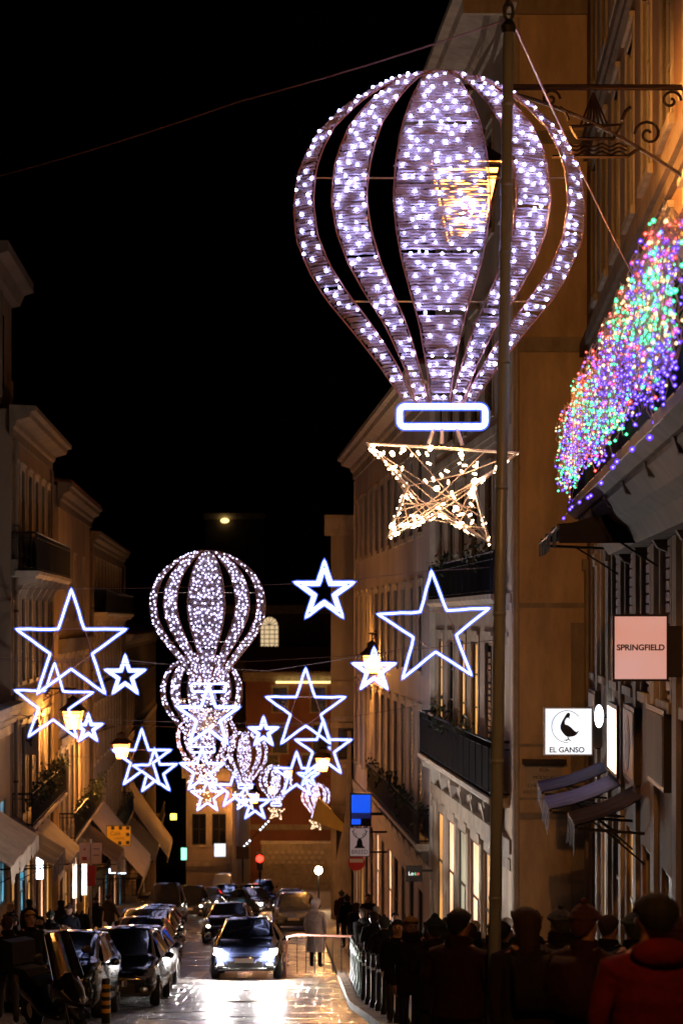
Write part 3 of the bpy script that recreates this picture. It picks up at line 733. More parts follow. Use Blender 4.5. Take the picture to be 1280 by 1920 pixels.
goose = [(505, 195), (520, 182), (537, 190), (540, 205), (532, 220), (537, 240), (520, 228), (505, 235), (490, 262), (492, 290), (520, 298), (548, 318), (575, 345), (595, 360), (622, 348), (600, 382), (575, 398), (535, 404), (500, 398), (470, 365), (452, 335), (450, 300), (462, 268), (480, 235)]
g_.prism([gp(*p) for p in goose], -.0125, -.0085, 'y')
for a, b_ in (((515, 400), (522, 428)), ((528, 400), (526, 428)), ((522, 428), (480, 435)), ((522, 430), (500, 440)), ((526, 428), (540, 432)), ((526, 428), (545, 442))):
    pa, pb = gp(*a), gp(*b_); g_.tube([(pa[0], -.0105, pa[1]), (pb[0], -.0105, pb[1])], .006, 4)
g_.tube([(gp(*p)[0], -.0105, gp(*p)[1]) for p in [(510 + 140 * cos(t), 310 - 145 * sin(t)) for t in [radians(40 + 235 * k / 36) for k in range(37)]]], .005, 4)
g_.build('goose_emblem', 'ink_blue', o)
# lit panel and framed boards on the front above the awnings
def front_board(label, Y0, Y1, z0, z1, m, lit=False):
    o = thing('wall_board', label, 'board', r1((Y0 + Y1) / 2, 0, (z0 + z1) / 2), R1_rz)
    w = (Y1 - Y0) / 2; h = (z1 - z0) / 2
    k = MB(); k.box(-w, w, -.10, 0, -h, h); k.build('frame', 'wood_dark', o)
    k = MB(); k.box(-w + .07, w - .07, -.115, -.101, -h + .07, h - .07); k.build('face', m, o)
    return o
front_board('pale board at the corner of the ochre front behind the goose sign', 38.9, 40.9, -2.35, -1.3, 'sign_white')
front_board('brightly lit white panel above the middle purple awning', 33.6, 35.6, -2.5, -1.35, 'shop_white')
o = front_board('pale panel with a dark oval right of the lit white panel', 30.3, 32.2, -2.35, -1.25, 'sign_white')
m = MB(); m.ball((0, -.12, 0), .32, 14, 8, (1.2, .05, 1.3)); m.build('oval_emblem', 'wood_dark', o)
front_board('brown framed board at the right edge below the SPRINGFIELD sign', 25.9, 28.2, -2.1, -1.1, 'wall_ochre')
o = thing('wall_lamp', 'bright round white lamp on the ochre front above the awnings', 'lamp', r1(36.0, .22, -1.62))
m = MB(); m.ball((0, 0, 0), .13, 14, 10, (.6, 1, 1.5)); m.build('globe', 'cool_tube', o)
m = MB(); m.tube([(0, 0, 0), (.3, 0, .0)], .03, 6); m.build('arm', 'iron', o)
# signs in the middle distance
o = box_sign('shop_sign', 'white hanging sign with a stag head reading BREED', P(674, 1579, 70), .68, .96, .12, 'iron', 'sign_breed')
text_mesh('BREED', .2, 'ink', o, (0, -.010, -.33), RX, .002, sx=.95)
m = MB(); m.prism([(-.19, -.2), (.19, -.2), (.1, -.1), (.08, .05), (.04, .12), (0, .14), (-.04, .12), (-.08, .05), (-.1, -.1)], -.0125, -.0085, 'y')
for s in (-1, 1):
    pts = [(.03, .12), (.10, .16), (.18, .22), (.22, .32), (.17, .42)]
    m.tube([(s * x, -.0105, z) for x, z in pts], .013, 4)
    for q in (((.12, .17), (.10, .27)), ((.19, .24), (.13, .31)), ((.22, .32), (.26, .38))): m.tube([(s * q[0][0], -.0105, q[0][1]), (s * q[1][0], -.0105, q[1][1])], .010, 4)
m.build('stag_emblem', 'ink', o)
for z_ in (.3, -.36):
    m = MB(); m.box(.345, .9, .03, .09, z_, z_ + .06); m.build('bracket_arm', 'iron', o)
o = thing('screen', 'bright blue lit screen above the stag sign', 'screen', P(676, 1518, 72), 0)
m = MB(); m.box(-.36, .36, 0, .14, -.56, .56); m.build('case', 'iron', o)
m = MB(); m.box(-.31, .33, -.01, -.001, -.11, .5); m.build('upper_display', 'screen_blue', o)
m = MB(); m.box(-.31, .33, -.01, -.001, -.30, -.125); m.build('dark_band', 'screen_navy', o)
m = MB(); m.box(-.31, .0, -.01, -.001, -.5, -.315); m.build('lower_display', 'screen_blue', o)
m = MB(); m.box(.36, .95, .04, .1, -.2, -.1); m.build('bracket_arm', 'iron', o)
o = thing('no_entry_sign', 'round red no entry sign with white bar under the stag sign', 'traffic sign', P(668, 1617, 76), 0)
m = MB(); m.prism([(.30 * cos(2 * pi * k / 24), .30 * sin(2 * pi * k / 24)) for k in range(24)], 0, .02, 'y'); m.build('disc', 'sign_red', o)
m = MB(); m.box(-.24, .24, -.006, -.001, .0, .13); m.build('bar', 'plate_white', o)
m = MB(); m.tube([(0, .05, .35), (0, .05, ground(76) - P(668, 1617, 76).z)], .035, 8); m.build('post', 'steel', o)
o = box_sign('shop_sign', 'small black sign with coloured LOTO lettering beside the far balcony end', P(776, 1638, 58), .44, .44, .12, 'iron', 'ink')
for s_, x_, mm in (('Lo', -.085, 'text_white'), ('t', .03, 'text_green'), ('o', .10, 'text_red')): text_mesh(s_, .14, mm, o, (x_, -.011, .0), RX, .002)
m = MB(); m.box(.22, .5, .03, .08, .05, .1); m.build('bracket_arm', 'iron', o)
o = thing('shop_light', 'cold white tube-lit shop window below the black LOTO sign', 'light', r2(60.5, .03, -10.6), R2_rz)
for a_, b_ in ((-.5, -.15), (.1, .7)):
    m = MB(); m.box(a_, b_, -.05, 0, -1.5, 1.5); m.build('tube', 'sign_lit', o)
# left side signs
o = box_sign('shop_sign', 'yellow cafe sign with black checks', P(223, 1567, 100), 1.15, .95, .1, 'iron', 'sign_yellow')
for k, (x, z) in enumerate(((-.28, .36), (.08, .36), (.42, .36), (.42, .06), (.42, -.32), (.05, -.34))):
    m = MB(); m.box(x - .08, x + .08, -.012, -.009, z - .08, z + .08); m.build('check', 'ink', o)
text_mesh('Café', .26, 'fabric_brown', o, (-.16, -.011, .1), RX, .002); text_mesh('CREMES', .14, 'fabric_brown', o, (.02, -.011, -.13), RX, .002)
o = thing('sign_post', 'post with a pair of white sign boards above the left crowd', 'sign', (P(170, 1600, 62).x, 62, ground(62)), 0)
zc = P(170, 1600, 62).z - ground(62)
m = MB(); m.tube([(0, .05, 0), (0, .05, zc + .4)], .04, 8); m.build('post', 'steel', o)
for x, s_ in ((-.17, 'i'), (.17, '= =')):
    m = MB(); m.box(x - .155, x + .155, -.02, .01, zc - .3, zc + .3); bd = m.build('board', 'sign_pink', o)
m = MB(); m.box(-.24, -.1, -.024, -.021, zc - .2, zc - .1); m.build('pictogram', 'sign_red', o)
m = MB(); m.ball((-.17, -.022, zc + .12), .03, 8, 5, (1, .1, 1)); m.build('pictogram', 'sign_red', o)
for z_ in (.12, -.06):
    m = MB(); m.box(.08, .26, -.024, -.021, zc + z_, zc + z_ + .02); m.build('pictogram', 'ink', o)
m = MB(); m.box(-.1, .16, -.03, 0, zc - .95, zc - .35); m.build('poster', 'sign_red', o)
o = box_sign('shop_sign', 'cream hanging sign with a dark letter T below the brown awning', P(222, 1623, 98), .72, .65, .1, 'iron', 'sign_white')
text_mesh('T', .5, 'fabric_brown', o, (0, -.011, 0), RX, .002)
o = thing('hanging_banner', 'pale vertical banner with bird motif on the left stone front', 'banner', P(56, 1387, 71), 0)
m = MB(); m.box(-.3, .3, 0, .02, -.5, .5); m.build('cloth', 'fabric_cream', o)
m = MB(); m.tube([(-.12, -.01, .0), (-.02, -.01, -.06), (.1, -.01, .06), (.02, -.01, -.1), (.06, -.01, -.22)], .03, 5); m.build('bird_motif', 'ink', o)
m = MB(); m.tube([(-.6, 0, .52), (.34, 0, .52)], .02, 6); m.build('rod', 'iron', o)
def shop_tube(label, px0, py0, px1, py1, Y, m='cool_tube'):
    o = thing('shop_light', label, 'light', P((px0 + px1) / 2, (py0 + py1) / 2, Y), 0)
    w = abs(px1 - px0) / F * Y / 2; h = abs(py1 - py0) / F * Y / 2
    k = MB(); k.box(-w, w, -.05, .05, -h, h); k.build('diffuser', m, o)
    k = MB(); k.box(-w - .03, w + .03, .052, .09, -h - .03, h + .03); k.build('housing', 'iron', o); return o
shop_tube('bright white tube light under the navy awning', 69, 1608, 81, 1648, 72)
shop_tube('left tall lit shop window strip behind the sign post', 137, 1620, 144, 1684, 88, 'shop_white')
shop_tube('right tall lit shop window strip behind the sign post', 154, 1618, 163, 1678, 88, 'shop_white')
shop_tube('left of a pair of white spots under the cream T sign', 205, 1629, 217, 1637, 99)
shop_tube('right of a pair of white spots under the cream T sign', 221, 1627, 236, 1638, 99)
shop_tube('cold white light strip at the first shop by the left edge', 33, 1612, 44, 1650, 70, 'shop_blue')
shop_tube('pale turquoise lit chemist front on the far left', 340, 1590, 350, 1612, 130, 'pharm_green')
shop_tube('white hanging light sign before the corner block', 402, 1582, 423, 1606, 146, 'sign_lit')
shop_tube('small greenish yellow lamp on the left fronts', 320, 1526, 331, 1537, 128, 'signal_yellow')
o = thing('light_string', 'diagonal string of small lights along the far left cornice', 'lights', P(478, 1570, 149))
m = MB(); m.tube([P(453, 1592, 149) - o.location, P(508, 1535, 149) - o.location], .03, 5); m.build('cable', 'iron', o)
m = MB()
for k in (0, 1, 2, 3, 7, 8, 9, 10):
    p = P(lerp(453, 508, k / 11), lerp(1592, 1535, k / 11), 148.9) - o.location; m.ball(p, .06, 6, 4)
stuff(m.build('bulb', 'cool_tube', o))

# ------------------------------------------------------------------ cables across the street
def cable(label, pts, r=.008, m='cable_steel', dots=0):
    q = []
    for a, b in zip(pts, pts[1:]):
        for k in range(6):
            t = k / 6; v = a.lerp(b, t); v.z -= .02 * (b - a).length * t * (1 - t); q.append(v)
    q.append(pts[-1])
    mb = MB(); mb.tube(q, r, 5); o = mb.build('cable', m); tag(o, label, 'cable'); return o
cable('long thin cable from pole top down to the left edge', [P(948, 38, 17), P(450, 190, 21), P(0, 330, 26), P(-400, 455, 33)], .0075, 'rose_metal')
cable('stay wire from pole top down to the ochre front on the right', [P(963, 45, 17), P(1195, 535, 27.5)], .009, 'rose_metal')
cable('upper cable that the largest left star hangs from', [P(-330, 1095, 45.2), P(134, 1104, 45.2), P(560, 1094, 45.2), P(812, 1070, 45.2), P(962, 1060, 45.2)], .008)
cable('lower cable below the upper star cable, crossing the big left star', [P(-330, 1222, 46), P(330, 1246, 46), P(700, 1226, 46), P(955, 1196, 46)], .008)
cable('cable with tiny droplets joining second balloon and lantern star', [P(-160, 1226, 63), P(235, 1238, 63), P(500, 1258, 63), P(790, 1210, 63)], .010)
cable('fourth cable behind the middle right star', [P(-150, 1330, 64), P(280, 1352, 64), P(570, 1357, 64), P(790, 1322, 64)], .010)
cable('fifth cable at the height of the small middle star', [P(20, 1352, 90), P(300, 1362, 90), P(494, 1368, 90), P(670, 1342, 90)], .012)
cable('sixth cable over the far lantern', [P(50, 1410, 90), P(350, 1432, 90), P(500, 1445, 90), P(660, 1422, 90)], .012)

# ------------------------------------------------------------------ star motifs
def star_pts(R, r=.382, depth=0):
    return [((R if k % 2 == 0 else R * r) * sin(pi * k / 5), depth, (R if k % 2 == 0 else R * r) * cos(pi * k / 5)) for k in range(10)]
def soften(pts, seed):
    rnd = random.Random(seed); n = len(pts); out = []
    L0 = (Vector(pts[0]) - Vector(pts[1])).length
    for k in range(n):
        p = Vector(pts[k]); a = Vector(pts[k - 1]); b = Vector(pts[(k + 1) % n]); c = min(.045, L0 * .09)
        out += [p + (a - p).normalized() * c, p * .75 + (p + (a - p).normalized() * c) * .125 + (p + (b - p).normalized() * c) * .125, p + (b - p).normalized() * c]
        for t in (.3, .55, .8): out.append(p.lerp(b, t) + Vector((rnd.gauss(0, 1), 0, rnd.gauss(0, 1))) * L0 * .0055)
    return out
def rope(o, pts, rc, rs):
    if len(pts) == 10: pts = soften(pts, int(rc * 1e4) + int(pts[0][2] * 1000))
    a = MB(); a.tube(pts, rc, 8, closed=True); c = a.build('rope_light', 'rope_core', o, smooth=True)
    a = MB(); a.tube(pts, rs, 8, closed=True); a.build('halo_shell', 'rope_halo', c, smooth=True)  # wider shell added around the core as its glow
GS = 'outlined rope-light stars over the street'
def star(label, px, py, Rpx, Y, small=False, rot=0, pent=True, yaw=0):
    R = Rpx / F * Y
    o = thing('star_light', label, 'star light', P(px, py, Y), 0, GS); o.rotation_euler = (0, rot, yaw)
    pxm = Y / F
    rc = max(.022, 1.6 * pxm); rs = rc * 2.15
    rope(o, star_pts(R), rc, rs)
    if small: 
        rope(o, star_pts(R * .74), rc, rs)
    f = MB(); f.tube(star_pts(R, depth=.05), .012, 5, closed=True)
    if pent:
        ip = [star_pts(R)[k] for k in (1, 3, 5, 7, 9)]
        f.tube([(p[0], .04, p[2]) for p in ip], max(.010, .6 * pxm), 5, closed=True)
    f.build('star_frame', 'rose_metal', o)
    return o
star('largest star on the left with a thin pentagon inside', 134, 1213, 108, 45)
star('small thick star right of the largest left star', 235, 1268, 40, 62, True, pent=False)
star('big star below the largest left star, its right arm on a lantern', 101, 1320, 77, 62, rot=radians(1.5), pent=False)
star('small thick star right of the first left lantern', 166, 1366, 28, 88, True, pent=False)
star('star touching the second left lantern', 266, 1424, 57, 85)
star('tilted star overlapping the one by the second left lantern', 291, 1447, 43, 110, rot=radians(-2), pent=False)
star('bold thick star alone against the black sky', 608, 1110, 59, 44, True, pent=False)
star('largest star on the right, beside the pole', 814, 1180, 110, 44.4, rot=radians(-3))
star('small star glowing in front of the right lantern', 701, 1257, 43, 62, True, pent=False)
star('middle star with pentagon wires below the fluorescent strip', 573, 1331, 78, 62)
star('small thick star left of the middle pentagon star', 494, 1373, 29, 85, True, pent=False)
star('star overlapping the lower right of the middle pentagon star', 606, 1404, 55, 88, pent=False)
star('small star at the right tip of the overlapping star', 636, 1408, 20, 112, True, pent=False)
star('star left of the amber far lantern', 556, 1454, 44, 112, pent=False)
star('tiny thick star left of the amber far lantern', 578, 1456, 20, 135, True, pent=False)
star('partly hidden star right of the lowest white basket star', 440, 1482, 35, 135, pent=False)
star('small star behind the pale far lantern at the fifth balloon', 478, 1509, 30, 160, pent=False)

# ------------------------------------------------------------------ balloon motifs
HW = [(130, 0), (134, 32), (140, 60), (150, 90), (165, 123), (200, 178), (245, 224), (290, 251), (330, 266), (390, 273), (450, 268), (510, 243), (560, 213), (620, 163), (680, 116), (735, 78), (760, 62)]
def hw(y): return interp(HW, y)
EDGE = {0: [(130, -.30, .30), (250, -.31, .31), (390, -.325, .325), (500, -.30, .30), (620, -.24, .24), (700, -.24, .24), (760, -.28, .28)],
        1: [(130, .40, .72), (250, .48, .74), (390, .505, .74), (500, .46, .70), (620, .38, .62), (700, .36, .62), (760, .34, .66)],
        2: [(130, .80, 1), (250, .87, 1), (390, .862, 1), (500, .84, 1), (620, .76, 1), (700, .72, 1), (760, .72, 1)]}
def edges(g, y):
    t = EDGE[abs(g)]; a = interp([(r[0], r[1]) for r in t], y); b = interp([(r[0], r[2]) for r in t], y)
    return (a, b) if g >= 0 else (-b, -a)
K = .005
ZB = 1022
def bp(xp, y, out=0):
    """photo offset (pixels from the axis, row) -> local metres, bulging towards the street"""
    w = hw(y); d = -.42 * sqrt(max(0, w * w - xp * xp))
    return Vector((xp * K, (d - out) * K, (ZB - y) * K))
def gore_mesh(g):
    rnd = random.Random(g + 50); mb = MB(); y = 136
    while y < 757:
        a, b = edges(g, y); w = hw(y)
        xa, xb = a * w + 4, b * w - 4
        if xb - xa > 3 and rnd.random() > .03:
            n = max(2, int((xb - xa) / 9)); ja, jb = rnd.uniform(-2.2, 2.2), rnd.uniform(-2.2, 2.2)
            pts = [bp(lerp(xa + ja, xb + jb, k / n), min(759, max(131, y + rnd.uniform(-.9, .9))), rnd.uniform(-1, 2)) for k in range(n + 1)]
            mb.cur = 0 if rnd.random() > .05 else 1
            mb.tube(pts, [(2.35 + rnd.uniform(-.7, .6)) * K for _ in pts], 4)
            mb.cur = 0
            for _ in range(int((xb - xa) * .16) + 3):          # loose tinsel strips
                e = rnd.random(); x = (xa + rnd.gauss(0, 2.0)) if e < .28 else (xb + rnd.gauss(0, 2.0)) if e < .56 else rnd.uniform(xa, xb)
                p = bp(x, y + rnd.uniform(-3, 3), 2 + rnd.uniform(0, 3)); d = Vector((rnd.gauss(0, 1), rnd.gauss(0, .6), rnd.gauss(0, 1))).normalized() * 3.2 * K
                q = Vector((rnd.gauss(0, 1), rnd.gauss(0, 1), rnd.gauss(0, 1))).normalized() * .8 * K
                mb.quad(p - d, p + q, p + d)
        y += rnd.uniform(4.3, 5.7)
    return mb.mesh('gore', ['tinsel', 'tinsel_dark'])
def led_spots(g, n, seed):
    rnd = random.Random(seed); out = []; tries = 0
    while len(out) < n and tries < 9000:
        tries += 1
        y = rnd.uniform(140, 752); a, b = edges(g, y); w = hw(y)
        if rnd.random() > (b - a) * w / 175 + .12: continue
        x = lerp(a * w, b * w, rnd.uniform(.06, .94))
        if len(out) and rnd.random() < .08:
            x0, y0 = rnd.choice(out); x2, y2 = x0 + rnd.uniform(-15, 15), y0 + rnd.uniform(-15, 15)
            if 140 < y2 < 752:
                a, b = edges(g, y2)
                if a * hw(y2) < x2 < b * hw(y2): x, y = x2, y2
        if any((x - p) ** 2 + (y - q) ** 2 < 150 for p, q in out): continue
        out.append((x, y))
    return out
NL = {0: 150, 1: 80, 2: 54}
def led_mesh(g, r, m, mul=1.0, out=5):
    mb = MB(); rnd = random.Random(g * 3 + 9)
    for x, y in led_spots(g, int(NL[abs(g)] * mul), 100 + g):
        mb.ico(bp(x, y, out), r * rnd.uniform(.75, 1.2))
    return mb.mesh('led_bulb', m)
GORES = {g: gore_mesh(g) for g in range(-2, 3)}
def rim_mesh(g, r):
    mb = MB()
    for side in (0, 1):
        pts = []
        for k in range(34):
            y = lerp(134, 758, k / 33); e = edges(g, y)[side] * hw(y); pts.append(bp(e, y, -2))
        mb.tube(pts, r, 5)
    return mb.mesh('gore_rim', 'rose_metal')
def rrect(w, h, r, y=0, zc=0, n=5):
    pts = []
    for cx, cz, a0 in ((w / 2 - r, h / 2 - r, 0), (-w / 2 + r, h / 2 - r, 90), (-w / 2 + r, -h / 2 + r, 180), (w / 2 - r, -h / 2 + r, 270)):
        for k in range(n + 1):
            t = radians(a0 + 90 * k / n); pts.append((cx + r * cos(t), y, zc + cz + r * sin(t)))
    return pts
BASKET = [(688, 831), (764, 912), (726, 1008), (822, 964), (918, 1018), (888, 912), (970, 849)]
def bl(px, py, y=0): return Vector(((px - 823) * K, y, (ZB - py) * K))
def inside(x, y, poly):
    c = False; n = len(poly)
    for i in range(n):
        (x0, y0), (x1, y1) = poly[i], poly[(i + 1) % n]
        if (y0 > y) != (y1 > y) and x < (x1 - x0) * (y - y0) / (y1 - y0) + x0: c = not c
    return c
GB = 'hot-air balloon light motifs over the street'
def balloon(label, px, y_top, Y, lod):
    s = Y / 20.0                                               # photo scale only places it; size is real
    o = thing('balloon_light', label, 'balloon light', P(px, y_top + (ZB - 130) / s, Y), 0, GB)
    ledr = {0: .0128, 1: .020, 2: .026, 3: .036}[lod]; lm = 'led_white' if lod == 0 else 'led_white_far'  # far bulbs enlarged so that their size imitates bloom
    mul = {0: 1, 1: 1.15, 2: .85, 3: .6}[lod]
    for g in range(-2, 3):
        gg = link('gore', GORES[g], o)
        key = ('led', g, lod)
        if key not in WIN: WIN[key] = led_mesh(g, ledr, lm, mul)
        stuff(link('led_bulb', WIN[key], gg))
        key = ('rim', g, lod)
        if key not in WIN: WIN[key] = rim_mesh(g, .008 if lod == 0 else .016)
        link('gore_rim', WIN[key], gg)
    for y in (333, 565):
        m = MB(); w = hw(y) * K; m.tube([(-w, .02, (ZB - y) * K), (w, .02, (ZB - y) * K)], .009, 6); m.build('crossbar', 'steel', o)
    t = {0: 1, 1: .9, 2: 1.0, 3: 1.2}[lod]
    rope(o, [tuple(Vector(p) + Vector((.03, 0, (ZB - 781) * K))) for p in rrect(.80, .19, .05)], .027 * t, .043 * t)
    m = MB()
    for a, b_ in (((815, 800), (803, 832)), ((828, 800), (828, 832)), ((855, 800), (866, 835))):
        m = MB(); m.tube([bl(*a), bl(*b_)], .018, 6); m.build('hanger', 'clear_tube', o)
    f = MB(); bpts = [bl(*p) for p in BASKET]
    f.tube(bpts, .016, 6, closed=True); f.tube([p + Vector((0, .09, 0)) for p in bpts], .012, 6, closed=True)
    bs = f.build('basket_star', 'clear_tube' if lod == 0 else 'rose_metal', o)
    rnd = random.Random(5); wr = MB(); rr = [(rnd.choice(range(7)), rnd.random(), rnd.choice(range(7)), rnd.random()) for _ in range(30)]
    for a, ta, c, tc in rr:
        if a == c: continue
        p = bpts[a].lerp(bpts[(a + 1) % 7], ta); q = bpts[c].lerp(bpts[(c + 1) % 7], tc); mid = (p + q) / 2
        xm, ym = mid.x / K + 823, ZB - mid.z / K
        if inside(xm, ym, BASKET):
            mid += Vector((rnd.uniform(-.03, .03), rnd.uniform(-.03, .08), rnd.uniform(-.04, .02)))
            if lod < 2: wr.tube([p, mid, q], .0048 if lod == 0 else .008, 4)
    if wr.v: stuff(wr.build('wire', 'cord', bs))
    lb = MB(); n = 0
    while n < (125 if lod < 2 else 60):
        x, y = rnd.uniform(688, 970), rnd.uniform(831, 1018)
        if rnd.random() < .35:
            k = rnd.choice(range(6)); t_ = rnd.random(); x = lerp(BASKET[k][0], BASKET[k + 1][0], t_); y = lerp(BASKET[k][1], BASKET[k + 1][1], t_)
        elif not inside(x, y, BASKET): continue
        c = bl(x, y, rnd.uniform(-.03, .10)); n += 1
        if lod == 0:
            d = Vector((rnd.gauss(0, 1), rnd.gauss(0, .6), rnd.gauss(0, 1))).normalized() * .021
            lb.tube([c - d, c + d], .0085 if rnd.random() < .78 else .019, 6)
        else: lb.ico(c, ledr * rnd.uniform(.7, 1.1))
    stuff(lb.build('led_bulb', 'led_warm' if lod == 0 else 'led_warm_far', bs))
    if lod in (1, 2):
        e = thing('tmp', None, None); COL.objects.unlink(e); bpy.data.objects.remove(e)
        c0 = bl(828, 925)
        sp_ = [tuple(Vector(p) + c0 + Vector((0, -.06, .03))) for p in star_pts(.76)]
        rope(o, sp_, .036 * t, .062 * t)
    return o
balloon('largest hot-air balloon light, hanging in front of the ochre building', 823, 130, 20, 0)
balloon('second hot-air balloon light with red frame edges, left of centre', 389, 1030, 50.2, 1)
balloon('third balloon light hanging right below the second one', 378, 1222, 71, 2)
balloon('fourth balloon light partly hidden behind the basket stars', 388, 1327, 95, 2)
balloon('fifth balloon light, round and dense, right of the hidden fourth', 459, 1370, 124, 2)
balloon('sixth small balloon light with warm star, above the traffic light', 517, 1433, 172, 3)
balloon('smallest balloon light at the right end of the street', 592, 1467, 200, 3)

# ------------------------------------------------------------------ light curtain on the balcony
lc = thing('light_curtain', 'curtain of red, green, blue and amber lights on the right balcony', 'light curtain', r1(25, .98, 1.8))
base = lc.location.copy()
rnd = random.Random(11); strands = MB(); bulbs = {k: (MB(), MB()) for k in BC}
Y = 32.2
while Y > 15.6:
    top = 3.02 + rnd.uniform(-.12, .10); drop = rnd.uniform(.85, 1.15)
    out = .95 + rnd.uniform(-.03, .16)
    pts = [r1(Y, .86, top - .25) - base, r1(Y, out, top) - base]
    z = top; x = Y
    while z > top - drop:
        z -= .085; pts.append(r1(x + rnd.uniform(-.03, .03), out + rnd.uniform(-.03, .05), z) - base)
    strands.tube(pts, .0055, 3, cap=False)
    for p in pts[2:]:
        if rnd.random() < .78:
            v = sin(Y * 1.7 + p.z * 2.3) + .8 * sin(Y * .83 - p.z * 5.1) + rnd.gauss(0, .75)
            h = (p.z + base.z - top) / -1.1
            k = 'blue' if v > .2 else 'green' if v < -1.05 else rnd.choice(['magenta', 'amber', 'amber', 'red', 'blue', 'blue', 'green'])
            if h < .16 and rnd.random() < .6: k = rnd.choice(['red', 'red', 'amber', 'green'])
            q = p + Vector((rnd.uniform(-.03, .03), rnd.uniform(-.06, .06), rnd.uniform(-.02, .02)))
            r = rnd.uniform(.006, .0115)
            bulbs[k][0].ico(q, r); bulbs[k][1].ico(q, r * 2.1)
    Y -= rnd.uniform(.06, .12) * (Y / 32) ** 1.6
stuff(strands.build('strand', 'cord', lc))
for k in BC:
    o = stuff(bulbs[k][0].build('bulb', 'bulb_' + k, lc)); o['label'] = k + ' bulbs of the light curtain'
    stuff(bulbs[k][1].build('bulb_cap', 'bulb_cap_' + k, o))  # bigger spheres stand in for the coloured glow of the bulbs
tl = thing('light_string', 'single row of blue lights along the bottom of the balcony slab', 'lights', r1(28, .95, 1.55))
m = MB(); m2 = MB(); bb = tl.location.copy()
for k in range(11):
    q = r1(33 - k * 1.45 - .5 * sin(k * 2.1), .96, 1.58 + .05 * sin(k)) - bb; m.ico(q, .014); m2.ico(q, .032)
o = stuff(m.build('bulb', 'bulb_blue', tl)); stuff(m2.build('bulb_cap', 'bulb_cap_blue', o))  # outer spheres imitate the blue glow
m = MB(); m.tube([r1(33.2, .945, 1.62) - bb, r1(17, .945, 1.62) - bb], .006, 4); m.build('cable', 'iron', tl)

# ------------------------------------------------------------------ pole
Yp = 16.7
pt, pb_ = P(953, 62, Yp), P(921, 2115, Yp)
po = thing('steel_pole', 'tall steel pole standing in front of the largest balloon light', 'pole', pb_)
d = pt - pb_
m = MB(); m.tube([(0, 0, -.1), d * .5, d], [.052, .047, .042], 16); m.build('shaft', 'pole_paint', po, smooth=True)
for t in (.06, .21, .335, .47, .585, .70, .80, .862, .935):
    m = MB(); c = d * t; m.tube([c - Vector((0, 0, .016)), c + Vector((0, 0, .016))], lerp(.057, .047, t), 16); m.build('clamp', 'pole_paint', po, smooth=True)
m = MB(); m.tube([d, d + Vector((0, 0, .05)), d + Vector((.005, 0, .1))], [.05, .062, .03], 12); m.build('cap', 'iron', po)
m = MB(); c = d + Vector((.0, 0, .17))
m.tube([c + Vector((.035 * cos(t), 0, .07 * sin(t))) for t in [2 * pi * k / 12 for k in range(12)]], .014, 6, closed=True); m.build('shackle', 'iron', po); m = MB()
c = c + Vector((.0, 0, .12)); m.tube([c + Vector((0, .03 * cos(t), .07 * sin(t))) for t in [2 * pi * k / 12 for k in range(12)]], .014, 6, closed=True)
m.build('shackle', 'iron', po)

